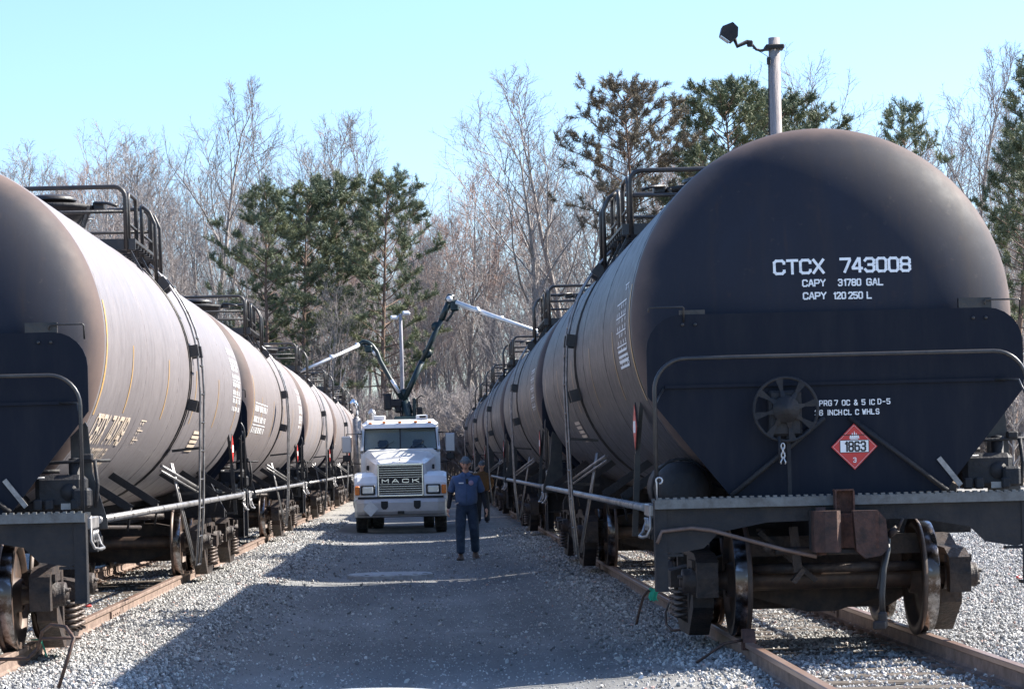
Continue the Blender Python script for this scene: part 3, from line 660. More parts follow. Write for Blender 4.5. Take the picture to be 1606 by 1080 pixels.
def bogie_parts():
    """one two-axle bogie centred on y=0: list of (name, mesh)"""
    P = []
    WB, WR = .89, .457
    zc = RT + WR
    for ax in (-WB, WB):
        P.append(('axle', MB().lathe([(.001, -1.12), (.075, -1.12), (.075, -.86), (.10, -.82), (.088, -.3), (.088, .3), (.10, .82), (.075, .86), (.075, 1.12), (.001, 1.12)], 'x', (0, ax, zc), 16).mesh('axle', M['wheel'])))
        for s in (-1, 1):
            b = MB(); x0 = s * .748
            # plate and hub: flange inside, coned tread, rim
            def X(v): return x0 + s * v
            prof = [(.10, -.10), (.135, -.10), (.15, -.04), (.35, .00), (.385, -.02), (.40, -.068), (.478, -.068), (.483, -.058), (.474, -.042), (.460, -.030)]
            b.lathe([(r, X(v) - x0) for r, v in prof], 'x', (x0, ax, zc), 44)
            b.mi = 1; b.lathe([(.460, s * -.030), (.457, s * 0), (.452, s * .055), (.446, s * .066)], 'x', (x0, ax, zc), 44); b.mi = 0
            b.lathe([(r, s * v) for r, v in [(.446, .066), (.395, .068), (.385, .03), (.35, .025), (.15, .03), (.135, .09), (.10, .09)]], 'x', (x0, ax, zc), 44)
            P.append(('wheel', b.mesh('wheel', [M['wheel'], M['tread']])))
    for s in (-1, 1):
        # cast side frame with openings built from bars
        b = MB(); xi, xo = (.93, 1.10) if s > 0 else (-1.10, -.93)
        def pr(pts): b.prism(pts, 'x', xi, xo)
        pr([(-1.16, .73), (-1.13, .86), (-.95, .93), (-.62, .94), (-.34, 1.03), (.34, 1.03), (.62, .94), (.95, .93), (1.13, .86), (1.16, .73), (.98, .80), (.80, .80), (.42, .90), (-.42, .90), (-.80, .80), (-.98, .80)])
        pr([(-.80, .80), (-.68, .80), (-.66, .58), (-.40, .40), (-.36, .33), (.36, .33), (.40, .40), (.66, .58), (.68, .80), (.80, .80), (.78, .48), (.45, .27), (.38, .23), (-.38, .23), (-.45, .27), (-.78, .48)])
        pr([(-.50, .90), (-.38, .90), (-.34, .33), (-.42, .36)]); pr([(.50, .90), (.38, .90), (.34, .33), (.42, .36)])
        pr([(-1.16, .74), (-1.05, .80), (-1.02, .58), (-1.14, .58)]); pr([(1.16, .74), (1.05, .80), (1.02, .58), (1.14, .58)])
        P.append(('side_frame', b.mesh('side_frame', M['cast'])))
        for ax in (-WB, WB):
            c = MB().lathe([(.001, 1.215 * s), (.045, 1.215 * s), (.05, 1.20 * s), (.095, 1.195 * s), (.10, 1.18 * s), (.10, 1.13 * s), (.115, 1.12 * s), (.115, .92 * s)], 'x', (0, ax, zc), 20)
            for k in range(3):
                t = 2 * PI * k / 3 + .5; c.lathe([(.001, 1.225 * s), (.018, 1.225 * s), (.018, 1.19 * s)], 'x', (0, ax + .065 * math.cos(t), zc + .065 * math.sin(t)), 6)
            c.box((1.02 * s, ax, zc + .14), (.22, .30, .06))
            P.append(('axle_box', c.mesh('axle_box', M['cast'])))
        for k, (dx, dy) in enumerate([(-.07, -.2), (-.07, 0), (-.07, .2), (.12, -.2), (.12, 0), (.12, .2)]):
            c = MB(); pts = []
            for q in range(5 * 9 + 1):
                t = 2 * PI * q / 9; pts.append((s * (1.01 + dx) + .06 * math.cos(t), dy + .06 * math.sin(t), .36 + .24 * q / 45))
            c.tube(pts, .0155, 5); P.append(('coil_spring', c.mesh('coil_spring', M['spring'])))
    bo = MB().prism([(-1.22, .62), (1.22, .62), (1.22, .76), (.9, .84), (.35, .95), (-.35, .95), (-.9, .84), (-1.22, .76)], 'y', -.19, .19)
    bo.prism([(-.95, .62), (.95, .62), (.6, .42), (-.6, .42)], 'y', -.15, .15)
    P.append(('bolster', bo.mesh('bolster', M['cast'])))
    for s in (-1, 1):
        y = s * (WB - .50)
        bb = MB().beam((-.85, y + s * .0, zc - .08), (.85, y, zc - .08), .09, .11); bb.prism([(-.75, zc - .12), (.75, zc - .12), (.12, zc - .30), (-.12, zc - .30)], 'y', y - .03, y + .03)
        for q in (-1, 1): bb.bbox((q * .75, y + s * .065, zc - .06), (.1, .06, .34), .015); bb.bbox((q * .75, y + s * .03, zc - .03), (.06, .1, .1), .01)
        P.append(('brake_beam', bb.mesh('brake_beam', M['cast'])))
    return P
M['spring'] = mat('spring_steel', (.06, .045, .04), .5, .3, .5, col2=(.14, .11, .095), scale=9)
BOG = bogie_parts()

def make_car(tankmat, shieldmat, label):
    M['shieldR'] = shieldmat
    root = empty('tank_car', (0, 0, 0), label=label, cat='tank car')
    for name, me, subs in shared_meshes(tankmat):
        o = put(name, me, root)
        for n2, me2 in subs: put(n2, me2, o)
    for y in (1.18 + .89, L_CAR - 1.18 - .89):
        bo = put('bogie', MB().lathe([(.18, .93), (.20, 1.0), (.001, 1.02)], 'z', (0, 0, 0), 16).mesh('bogie', M['cast']), root, (0, y, 0))
        for n, me in BOG: put(n, me, bo)
    return root

XR, XL = 3.26, -4.19
YR0, YL0 = 19.30, 19.65
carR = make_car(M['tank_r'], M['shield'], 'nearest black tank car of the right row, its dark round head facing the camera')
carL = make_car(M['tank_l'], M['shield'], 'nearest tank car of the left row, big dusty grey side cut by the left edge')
kids = rebuild_children()
ordw = ['nearest', 'second', 'third', 'fourth', 'fifth', 'sixth', 'seventh']
whatR = ['', 'dark tank car with the silver arm reaching over its top', 'shaded dark tank car beside the standing person in brown', 'shaded dark tank car, its low half hidden behind the standing people', 'narrow dark sliver of tank car near the bare trees', 'last and smallest dark tank car at the far end']
whatL = ['', 'sunlit grey tank car with dark streaks low on its side', 'sunlit grey tank car before the pine group, silver arm ending above it', 'sunlit grey tank car just left of the exhaust stack', 'small sunlit tank car partly behind the white truck', 'last tank car mostly hidden by the white truck']
second = {}; alts = []
for k in range(1, 6):
    for src, X0, Y0, what, row in ((carR, XR, YR0, whatR, 'right'), (carL, XL, YL0, whatL, 'left')):
        c = copy_tree(src, kids, None, skip=() if k < 3 else ('valve_tag', 'pin_hook', 'chain'))
        c.location = (X0, Y0 + k * L_CAR - (.3 if row == 'right' else 0), 0)
        c['label'] = what[k]
        c['group'] = f'tank cars standing on the {row} track'
        if k == 1: second[row] = c
        alt = {'left': [None, 'tank_l3', 'tank_l2', None, 'tank_l3', 'tank_l2'], 'right': [None, 'tank_r2', None, 'tank_r2', None, 'tank_r2']}[row][k]
        if alt: alts.append((c.name, alt))
carR.location = (XR, YR0, 0); carL.location = (XL, YL0, 0)
carR['group'] = 'tank cars standing on the right track'; carL['group'] = 'tank cars standing on the left track'

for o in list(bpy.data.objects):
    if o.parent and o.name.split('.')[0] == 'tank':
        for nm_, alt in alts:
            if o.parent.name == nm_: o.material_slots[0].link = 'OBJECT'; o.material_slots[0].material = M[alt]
# lettering on the near cars ----------------------------------------------------------------
def head_map(y_extra=0):
    def f(x, z, l):
        r = math.hypot(x, z - TZ); return (x, CY0 - head_depth(r) - .006 - l, z)
    return f
def shield_map(x, z, l): return (x, .606 - l, z)
def side_map(s, ysgn=1):
    def f(u, v, l):     # u along the car, v arc height from the equator
        t = v / TR; R_ = TR + .005 + l; return (s * R_ * math.cos(t), u, TZ + R_ * math.sin(t))
    return f
def loc(x, y, Y, X0, Y0):
    p = at(x, y, Y); return p.x - X0, p.z
hl = MB(); fm = head_map()
YT = YR0 + CY0 - HD + .12
x0, z0 = loc(1210, 431, YT, XR, YR0); sc = YT / FPX
text_mesh(hl, fm, 'CTCX', x0 + .01, z0, 20 * sc, 15 * sc, 5.2 * sc, 4.2 * sc, .05)
x1, z1 = loc(1314, 428, YT, XR, YR0)
text_mesh(hl, fm, '743008', x1 + .005, z1, 20 * sc, 14 * sc, 5.0 * sc, 4.2 * sc, .05)
for txt, px, py in (('CAPY', 1255.5, 450.5), ('31780', 1311, 449.5), ('GAL', 1355.5, 448.5), ('CAPY', 1256.5, 470.5), ('120', 1303, 470), ('250', 1327, 469.5), ('L', 1356, 469)):
    q0, q1 = loc(px, py, YT, XR, YR0); text_mesh(hl, fm, txt, q0, q1, 9.4 * sc, (5.4 if txt[0] in '3712' else 6.8) * sc, (2.5 if txt[0] in '3712' else 2.5) * sc, 2.2 * sc, .05)
hl.builds('head_lettering', M['white'], carR)
sl_ = MB(); YS = YR0 + .6; sc = YS / FPX
for txt, px, py in (('SPRG', 1278.5, 636), ('7', 1309, 635), ('OC', 1321, 635), ('&', 1340, 634.5), ('5', 1352, 634), ('IC', 1362, 634), ('D-5', 1377, 633), ('36', 1278.5, 651), ('INCH', 1296.5, 650.5), ('CL', 1324, 650), ('C', 1342, 649.5), ('WHLS', 1353, 649)):
    q0, q1 = loc(px, py, YS, XR, YR0); text_mesh(sl_, shield_map, txt, q0, q1, 7.5 * sc, 4.6 * sc, 2.4 * sc, 1.5 * sc)
sl_.builds('shield_lettering', M['fadew2'] if 'fadew2' in M else M['white'], carR)
# placard 1863
def placard(parent, x, z, y):
    hd = .182
    fr = MB().prism([(x - hd, z), (x, z - hd), (x + hd, z), (x, z + hd)], 'y', y - .006, y).build('placard', M['red'], parent); fr['label'] = 'red flammable liquid diamond with number 1863'
    ln = MB()
    for g_, hh in ((hd * .93, .003),):
        P4 = [(x - g_, z), (x, z - g_), (x + g_, z), (x, z + g_)]
        for i in range(4):
            p, q = P4[i], P4[(i + 1) % 4]; ln.beam((p[0], y - .0075, p[1]), (q[0], y - .0075, q[1]), .0015, .003, (0, 1, 0))
    ln.box((x, y - .009, z + .003), (.222, .003, .092)).build('white_print', M['pwhite'], fr)
    bar = MB().box((x, y - .0085, z + .092), (.19, .002, .006)).box((x, y - .008, z + .003), (.232, .0018, .102))
    text_mesh(bar, lambda u, v, l: (u, y - .0115 - l, v), '1863', x + .004, z - .033, .070, .032, .016, .0135, center=True, lift=.0003)
    bar.build('black_print', M['pblack'], fr)
    th = MB(); text_mesh(th, lambda u, v, l: (u, y - .0085 - l, v), '3', x, z - .122, .034, .02, .01, .006, center=True, lift=.0003)
    for fx, fh in ((-.028, .032), (-.013, .05), (.004, .062), (.019, .046), (.032, .03)):
        th.add([(x + fx - .010, y - .0085, z + .064), (x + fx + .010, y - .0085, z + .064), (x + fx + .004, y - .0085, z + .066 + fh * .6), (x + fx - .003, y - .0085, z + .064 + fh)], [(0, 1, 2, 3)])
    th.box((x, y - .0085, z + .058), (.06, .002, .006)); th.build('flame_print', M['pwhite'], fr)
px_, pz_ = loc(1340, 700, YR0 + .6, XR, YR0); placard(carR, px_, pz_, .612)
# side lettering of the left car (faces +x) : u runs along the car
sm = side_map(1)
def on_side(x, y, X0, Y0, side):
    """pixel -> (u, v) on the tank side"""
    best = None
    for Y in np.linspace(Y0 + .8, Y0 + L_CAR - .8, 500):
        p = at(x, y, Y); r = math.hypot(p.x - X0, p.z - TZ)
        if best is None or abs(r - TR) < best[0]:
            if (p.x - X0) * side > 0: best = (abs(r - TR), Y - Y0, TR * math.asin(max(-1, min(1, (p.z - TZ) / TR))))
    return best[1], best[2]
def side_text(mb, txt, pa, pb, hgt_v0, X0, Y0, side, h, th):
    """fit text between two pixels (baseline start / end)"""
    ua, va = on_side(*pa, X0, Y0, side); ub, vb = on_side(*pb, X0, Y0, side)
    n = len(txt); wch = abs(ub - ua) / (n * 1.28)
    sgn = 1 if ub > ua else -1
    f = side_map(side)
    text_mesh(mb, lambda u, v, l: f(ua + sgn * u, (va + vb) / 2 + v, l), txt, 0, 0, h, wch, wch * .28, th, .05)
lt = MB()
side_text(lt, 'CBTX 741749', (132, 692), (188, 695), 0, XL, YL0, 1, .25, .04)
lt.builds('side_number', M['fadewhite'], carL)
lt = MB()
side_text(lt, 'LD LMT 210000 LB', (112, 719), (160, 719), 0, XL, YL0, 1, .11, .022)
side_text(lt, 'LT WT 78000', (112, 740), (148, 739), 0, XL, YL0, 1, .11, .022)
lt.builds('weight_lettering', M['fadewhite'], carL)
def data_block(parent, X0, Y0, side, u0, u1, v0, v1, rows, m_, seed, panel=False):
    rr = random.Random(seed); f = side_map(side); mb = MB()
    for k in range(rows):
        v = v1 + (v0 - v1) * k / rows; u = u0
        if k % 2 == 0:
            for i in range(10):
                ua = u0 + (u1 - u0) * i / 10; ub = u0 + (u1 - u0) * (i + 1) / 10; mb.add([f(ua, v, .001), f(ub, v, .001), f(ub, v + .012, .001), f(ua, v + .012, .001)], [(0, 1, 2, 3)])
        h = abs(v1 - v0) / rows * .55
        while u < u1 - .1:
            n = rr.randint(2, 5); wd = min(h * .62 * n, u1 - u - .02)
            for q in range(n):
                uu = u + wd * q / n; mb.add([f(uu, v - h * 1.3, .002), f(uu + wd / n * .6, v - h * 1.3, .002), f(uu + wd / n * .6, v - h * .3, .002), f(uu, v - h * .3, .002)], [(0, 1, 2, 3)])
            u += wd + rr.uniform(.06, .25)
    mb.builds('data_stencil', m_, parent)
ua, va = on_side(982, 480, XR, YR0, -1); ub, vb = on_side(966, 572, XR, YR0, -1)
data_block(carR, XR, YR0, -1, 1.75, 2.75, -.33, .22, 9, M['white'], 3)
data_block(carR, XR, YR0, -1, 1.75, 2.1, .30, .36, 1, M['white'], 4)
bb = MB(); f = side_map(-1)
for i in range(4):
    v = -.33 + .045 * i; bb.add([f(1.8, v, .003), f(2.7, v, .003), f(2.7, v + .022, .003), f(1.8, v + .022, .003)], [(0, 1, 2, 3)])
bb.builds('data_stencil', M['white'], carR)
data_block(carL, XL, YL0, 1, 15.2, 16.5, -.35, .55, 8, M['white'], 5)
ub_, vb_2 = on_side(204, 697, XL, YL0, 1); data_block(carL, XL, YL0, 1, ub_ - .1, ub_ + .35, vb_2, vb_2 + .26, 5, M['fadewhite'], 8)
data_block(second['left'], XL, YL0, 1, 1.7, 4.6, -.62, -.10, 3, M['white'], 12)
data_block(second['left'], XL, YL0, 1, 15.2, 16.4, -.35, .5, 8, M['white'], 15)
data_block(second['right'], XR, YR0, -1, 1.75, 2.9, -.35, .3, 9, M['white'], 16)
for car, s in ((carL, 1), (carR, -1)):
    bb = MB(); f = side_map(s)
    for i in range(5): bb.add([f(10.7, -.95 + i * .06, .003), f(11.6, -.95 + i * .06, .003), f(11.6, -.91 + i * .06, .003), f(10.7, -.91 + i * .06, .003)], [(0, 1, 2, 3)])
    bb.builds('data_stencil', M['fadewhite'], car)

# ---------------------------------------------------------------- ground
def gz(x, y):
    d = min(abs(x - XR), abs(x - XL)); b = 1 if d < 1.9 else max(0, 1 - (d - 1.9) / .8)
    return .055 * b
def axis(lo, hi, nlo, nhi, step):
    inner = list(np.arange(nlo, nhi + 1e-6, step)); out = []; v = nlo; s_ = step
    while v > lo: s_ *= 1.35; v -= s_; out.append(max(v, lo))
    out = out[::-1]; v = nhi; s_ = step; o2 = []
    while v < hi: s_ *= 1.35; v += s_; o2.append(min(v, hi))
    return np.array(out + inner + o2)
rng = np.random.RandomState(4)
gx = axis(-900, 900, -9, 13, .16); gy = axis(-60, 2500, 14, 62, .2)
def vnoise(X, Y, sc, seed):
    r = np.random.RandomState(seed); T = r.rand(64, 64); x = X * sc; y = Y * sc; xi = np.floor(x).astype(int); yi = np.floor(y).astype(int); fx = x - xi; fy = y - yi
    fx = fx * fx * (3 - 2 * fx); fy = fy * fy * (3 - 2 * fy); g = lambda a_, b_: T[a_ % 64, b_ % 64]
    return (g(xi, yi) * (1 - fx) + g(xi + 1, yi) * fx) * (1 - fy) + (g(xi, yi + 1) * (1 - fx) + g(xi + 1, yi + 1) * fx) * fy - .5
GX, GY = np.meshgrid(gx, gy, indexing='ij')
D = np.minimum(abs(GX - XR), abs(GX - XL)); B = np.clip(1 - (D - 1.9) / .8, 0, 1)
def ground_z(X, Y):
    D = np.minimum(abs(X - XR), abs(X - XL)); B = np.clip(1 - (D - 1.15) / 1.9, 0, 1); B = B * B * (3 - 2 * B)
    nz_ = vnoise(X, Y, .45, 1) * .03 + vnoise(X, Y, 1.7, 2) * .018 + vnoise(X, Y, 5, 3) * .012
    far = np.clip((Y - 62) / 10, 0, 1) + np.clip((abs(X) - 14) / 4, 0, 1)
    bed = np.clip((.80 - D) / .12, 0, 1) * -.050
    return .098 * B + nz_ * np.clip(1 - far * .8, .1, 1) + bed
GZ = ground_z(GX, GY)
nx_, ny_ = GX.shape; vv = np.stack([GX, GY, GZ], -1).reshape(-1, 3)
idx = np.arange(nx_ * ny_).reshape(nx_, ny_)
ff = np.stack([idx[:-1, :-1], idx[1:, :-1], idx[1:, 1:], idx[:-1, 1:]], -1).reshape(-1, 4)
me = bpy.data.meshes.new('ground'); me.from_pydata(vv.tolist(), [], ff.tolist()); me.materials.append(M['ground']); me.polygons.foreach_set('use_smooth', [True] * len(ff)); me.update()
tag(put('ground', me), kind='structure')

# loose ballast stones: one geometry-nodes object per zone
def scatter(name, pts, sizes, material, label, seed=0):
    me = bpy.data.meshes.new(name); me.from_pydata(pts.tolist(), [], [])
    at_ = me.attributes.new('size', 'FLOAT', 'POINT'); at_.data.foreach_set('value', sizes.astype(np.float32))
    rot = me.attributes.new('rot', 'FLOAT_VECTOR', 'POINT'); r = np.random.RandomState(seed); rot.data.foreach_set('vector', (r.rand(len(pts), 3) * 6.28).astype(np.float32).ravel())
    me.materials.append(material)
    o = put(name, me); g = bpy.data.node_groups.new(name, 'GeometryNodeTree')
    g.interface.new_socket('Geometry', in_out='INPUT', socket_type='NodeSocketGeometry'); g.interface.new_socket('Geometry', in_out='OUTPUT', socket_type='NodeSocketGeometry')
    N = g.nodes; Lk = g.links; i_ = N.new('NodeGroupInput'); o_ = N.new('NodeGroupOutput'); join = N.new('GeometryNodeJoinGeometry')
    for k in range(4):
        ico = N.new('GeometryNodeMeshIcoSphere'); ico.inputs['Radius'].default_value = .5; ico.inputs['Subdivisions'].default_value = 1
        sp = N.new('GeometryNodeSetPosition'); nz = N.new('ShaderNodeTexNoise'); nz.inputs['Scale'].default_value = 1.3; pos = N.new('GeometryNodeInputPosition')
        add = N.new('ShaderNodeVectorMath'); add.operation = 'ADD'; add.inputs[1].default_value = (k * 7.3, k * 3.1, seed)
        sub = N.new('ShaderNodeVectorMath'); sub.operation = 'SUBTRACT'; sub.inputs[1].default_value = (.5, .5, .5)
        sc_ = N.new('ShaderNodeVectorMath'); sc_.operation = 'SCALE'; sc_.inputs[3].default_value = 1.1
        Lk.new(pos.outputs[0], add.inputs[0]); Lk.new(add.outputs[0], nz.inputs['Vector']); Lk.new(nz.outputs['Color'], sub.inputs[0]); Lk.new(sub.outputs[0], sc_.inputs[0])
        Lk.new(ico.outputs[0], sp.inputs['Geometry']); Lk.new(sc_.outputs[0], sp.inputs['Offset'])
        tf = N.new('GeometryNodeTransform'); tf.inputs['Scale'].default_value = ((1, .8, .62), (1, .62, .8), (.85, 1, .7), (1.15, .7, .55))[k]; Lk.new(sp.outputs[0], tf.inputs['Geometry'])
        sm_ = N.new('GeometryNodeSetMaterial'); sm_.inputs['Material'].default_value = material; Lk.new(tf.outputs[0], sm_.inputs['Geometry'])
        ip = N.new('GeometryNodeInstanceOnPoints'); Lk.new(i_.outputs[0], ip.inputs['Points']); Lk.new(sm_.outputs[0], ip.inputs['Instance'])
        ix = N.new('GeometryNodeInputIndex'); md = N.new('ShaderNodeMath'); md.operation = 'MODULO'; md.inputs[1].default_value = 4; Lk.new(ix.outputs[0], md.inputs[0])
        cmp_ = N.new('FunctionNodeCompare'); cmp_.data_type = 'FLOAT'; cmp_.operation = 'EQUAL'; cmp_.inputs[1].default_value = k; cmp_.inputs['Epsilon'].default_value = .1
        Lk.new(md.outputs[0], cmp_.inputs[0]); Lk.new(cmp_.outputs[0], ip.inputs['Selection'])
        na = N.new('GeometryNodeInputNamedAttribute'); na.data_type = 'FLOAT'; na.inputs[0].default_value = 'size'; Lk.new(na.outputs[0], ip.inputs['Scale'])
        nr = N.new('GeometryNodeInputNamedAttribute'); nr.data_type = 'FLOAT_VECTOR'; nr.inputs[0].default_value = 'rot'; Lk.new(nr.outputs[0], ip.inputs['Rotation'])
        Lk.new(ip.outputs[0], join.inputs[0])
    Lk.new(join.outputs[0], o_.inputs[0])
    md_ = o.modifiers.new('scatter', 'NODES'); md_.node_group = g
    return tag(o, label=label, cat='gravel', kind='stuff')
def pts_in(x0, x1, y0, y1, dens, yref, pw, seed):
    r = np.random.RandomState(seed); n = int((x1 - x0) * (y1 - y0) * dens); x = r.uniform(x0, x1, n); y = r.uniform(y0, y1, n)
    k = r.rand(n) < np.minimum(1, (yref / y) ** pw); return x[k], y[k], r
def do_scatter(name, zones, label, smin, smax, seed, sink=.2):
    P_, Z_ = [], []
    for (x0, x1, y0, y1, dens) in zones:
        x, y, r = pts_in(x0, x1, y0, y1, dens, 24, 1.35, seed); seed += 1
        keep = ~((np.minimum(abs(x - XR), abs(x - XL)) < .68) & (r.rand(len(x)) < .34)); x, y = x[keep], y[keep]
        s_ = smin + (smax - smin) * r.rand(len(x)) ** 1.8
        s_ *= np.clip(y / 30, 1, 2.0) ** .6
        P_.append(np.stack([x, y, ground_z(x, y) + s_ * sink * r.rand(len(x)) + .002], -1)); Z_.append(s_)
    scatter(name, np.concatenate(P_), np.concatenate(Z_), M['stone'], label, seed)
do_scatter('ballast', [(-6.2, -2.25, 17.2, 75, 1300), (2.25, 5.6, 17.2, 60, 1300), (-2.5, -2.05, 17.2, 60, 480), (-2.1, -1.6, 17.2, 60, 110), (1.9, 2.4, 17.2, 60, 480), (1.5, 1.95, 17.2, 60, 110)], 'coarse grey ballast stones along both tracks', .015, .045, 11, .4)
do_scatter('yard_gravel', [(5.6, 13, 20, 70, 650)], 'pale sunlit gravel of the yard right of the near car', .02, .05, 31, .3)
do_scatter('road_gravel', [(-2.1, 1.9, 17.2, 60, 150)], 'fine crushed stone pressed into the road between the trains', .008, .024, 51, .05)
do_scatter('loose_stones', [(-2.2, 2.1, 17.2, 50, 7)], 'few larger loose stones lying on the road', .03, .06, 71, .25)

# ---------------------------------------------------------------- tracks
rp = [(-.068, 0), (.068, 0), (.068, .012), (.02, .026), (.009, .045), (.009, .118), (.034, .132), (.036, .165), (.030, .17), (-.030, .17), (-.036, .165), (-.034, .132), (-.009, .118), (-.009, .045), (-.02, .026), (-.068, .012)]
def rail_mesh(y0, y1):
    b = MB(); n = len(rp); vs = [(p[0], y0, p[1]) for p in rp] + [(p[0], y1, p[1]) for p in rp]
    b.add(vs, [tuple(range(n)), tuple(range(2 * n - 1, n - 1, -1))]); o = len(b.f)
    for i in range(n):
        b.mi = 1 if i == 9 - 0 or i in (8, 10) else 0
        b.f.append((i, i + n, (i + 1) % n + n, (i + 1) % n)); b.m.append(b.mi); b.sm.append(False)
    return b.mesh('rail', [M['railside'], M['railtop']])
RL = 11.89
RM = rail_mesh(0, RL - .012)
tie_me = []
for k in range(3):
    b = MB().bbox((0, 0, -.085), (2.6, .225, .17), .012); tie_me.append(b.mesh('tie', M['tie']))
jb = MB()
for s in (-1, 1):
    jb.box((s * .022, 0, .075), (.022, .75, .085))
    for k in range(4): jb.lathe([(.001, s * .045), (.014, s * .045), (.014, s * .03)], 'x', (0, -.27 + k * .18, .08), 6)
jbm = jb.mesh('joint_bar', M['railside'])
tp = MB().box((0, 0, -.002), (.34, .19, .016))
for s in (-1, 1):
    for q in (-1, 1): tp.box((s * .085, q * .05, .016), (.03, .022, .022))
tpm = tp.mesh('tie_plate', M['railside'])
for XC, nm, lab, jo in ((XR, 'track', 'right', 1.2), (XL, 'track', 'left', 3.65)):
    tr = empty('track', (XC, 0, 0), kind='structure')
    for s in (-1, 1):
        for k in range(12):
            y0 = jo + (RL / 2 if s > 0 else 0) * 0 + k * RL
            put('rail', RM, tr, (s * .753, y0, RT - .17))
            if 12 < y0 < 70: put('joint_bar', jbm, tr, (s * .753, y0 - .006, RT - .17))
    r = random.Random(int(XC * 10))
    y = 15.0
    while y < 125:
        o = put('tie', tie_me[r.randrange(3)], tr, (r.uniform(-.04, .04), y, RT - .18 + r.uniform(-.004, .002))); o.rotation_euler = (0, 0, r.uniform(-.012, .012))
        if y < 45:
            for s in (-1, 1): put('tie_plate', tpm, tr, (s * .753, y, RT - .17))
        y += .53 + r.uniform(-.02, .02)

# ---------------------------------------------------------------- concrete manhole pads
for (px, py, rad, lab) in ((578, 1090, .59, 'round concrete manhole pad at the bottom edge of the road'), (612, 899, .64, 'round concrete manhole pad in front of the walking man')):
    c = ground_at(px, py, .07)
    m_ = empty('manhole_pad', (c.x, c.y, 0), label=lab, cat='manhole', group='manhole pads in the road')
    MB().lathe([(.001, .075), (rad - .22, .075), (rad - .21, .066), (rad - .20, .075), (rad - .02, .075), (rad, .06), (rad + .01, -.05)], 'z', (0, 0, 0), 48, False).build('slab', M['concrete'], m_)
    h = MB()
    for k in range(5):
        t = -2.2 + k * .45; h.box(((rad - .07) * math.cos(t), (rad - .07) * math.sin(t), .077), (.07, .04, .006), t)
    h.build('lifting_slot', M['pblack'], m_)

# ---------------------------------------------------------------- bent rods, flags, chock
def pix_tube(name, pts, Y, r, m_, label, cat, **k):
    q = [at(x, y, Y if not isinstance(Y, (list, tuple)) else Y[i]) for i, (x, y) in enumerate(pts)]
    # round the corners a little
    out = [q[0]]
    for p0, p1, p2 in zip(q, q[1:], q[2:]): out += [p1.lerp(p0, .25), p1, p1.lerp(p2, .25)]
    out.append(q[-1])
    c = Vector(q[0]); c.z = 0
    o = MB().tube([p - c for p in out], r, 8).build(name, m_); o.location = c
    return tag(o, label=label, cat=cat, **k)
o1 = pix_tube('bent_rod', [(0, 1033), (44, 1032), (60, 1016), (66, 990), (80, 979), (103, 982), (116, 1000), (92, 1078)], [19.0, 19.0, 19.0, 18.9, 18.75, 18.6, 18.5, 18.4], .014, M['rod'], 'bent black steel rod stuck in the ballast at the lower left rail', 'rod')
o2 = pix_tube('bent_rod', [(66, 1001), (127, 999)], 18.7, .012, M['rod'], 'short straight bar crossing the bent rod at the lower left rail', 'rod')
g1 = pix_tube('flag_rod', [(993, 1000), (1003, 956), (1009, 935), (1016, 926), (1026, 925)], 24.4, .013, M['rod'], 'thin hooked rod with green cloth beside the right track', 'rod')
fl = MB(); A_ = at(1018, 922, 24.38) - g1.location
for i in range(5):
    for j in range(4):
        p = [(i, j), (i + 1, j), (i + 1, j + 1), (i, j + 1)]
        fl.add([A_ + Vector((u * .016 + .01 * math.sin(v * 1.7), .012 * math.sin(u * 1.3 + v), -v * .03 + .008 * math.sin(u * 2))) for u, v in p], [(0, 1, 2, 3)])
fo = fl.build('flag_cloth', M['green'], g1); sd_ = fo.modifiers.new('t', 'SOLIDIFY'); sd_.thickness = .003
pix_tube('bent_rod', [(1052, 940), (1044, 960), (1045, 978), (1054, 988), (1068, 987), (1100, 975)], [22.6, 22.4, 22.2, 22.0, 21.9, 21.9], .012, M['rod'], 'U-bent dark rod on the ballast beside the right rail', 'rod')
rr_ = ground_at(1180, 1004, RT)
ck = empty('wheel_chock', (XR - .753, rr_.y - .16, RT), label='rusty wheel chock on the rail against the near right car wheel', cat='chock')
MB().prism([(-.05, .0), (.09, .0), (.09, .10), (.04, .105), (-.02, .05)], 'x', -.05, .05).box((0, .02, -.03), (.11, .1, .06)).build('wedge', M['rust'], ck)
MB().tube([(-.04, 0, .02), (-.2, -.05, .0), (-.43, -.12, -.14)], .011, 6).build('handle', M['rod'], ck)
# green clip on the left rail
gp = at(181, 955, 21.9); gp.x = XL + .753 + .036
gc = empty('rail_clip', (gp.x, 22.0, RT), label='small bright green cloth clipped over the left rail head', cat='flag')
cm = MB()
for i in range(4):
    for j in range(5):
        p = [(i, j), (i + 1, j), (i + 1, j + 1), (i, j + 1)]
        cm.add([(.006 + .012 * v + .006 * math.sin(u * 2 + v), -.06 + u * .035, .01 - v * .035 - .004 * u) for u, v in p], [(0, 1, 2, 3)])
cm.box((-.035, .01, .006), (.09, .05, .008)); cm.build('cloth', M['green'], gc)
# small red stones / scraps on the sunny gravel
for (px, py, lab) in ((139, 953, 'tiny red scrap on the ballast between the left rails'), (238, 964, 'tiny red scrap on the sunlit gravel right of the left rail'), (1598, 908, 'tiny red scrap lying on the sunlit gravel at the right edge')):
    c = ground_at(px, py, .06); s_ = MB().bbox((0, 0, .03), (.07, .05, .025), .006, .6, .2); oo = s_.build('red_scrap', M['red']); oo.location = c; tag(oo, label=lab, cat='scrap')

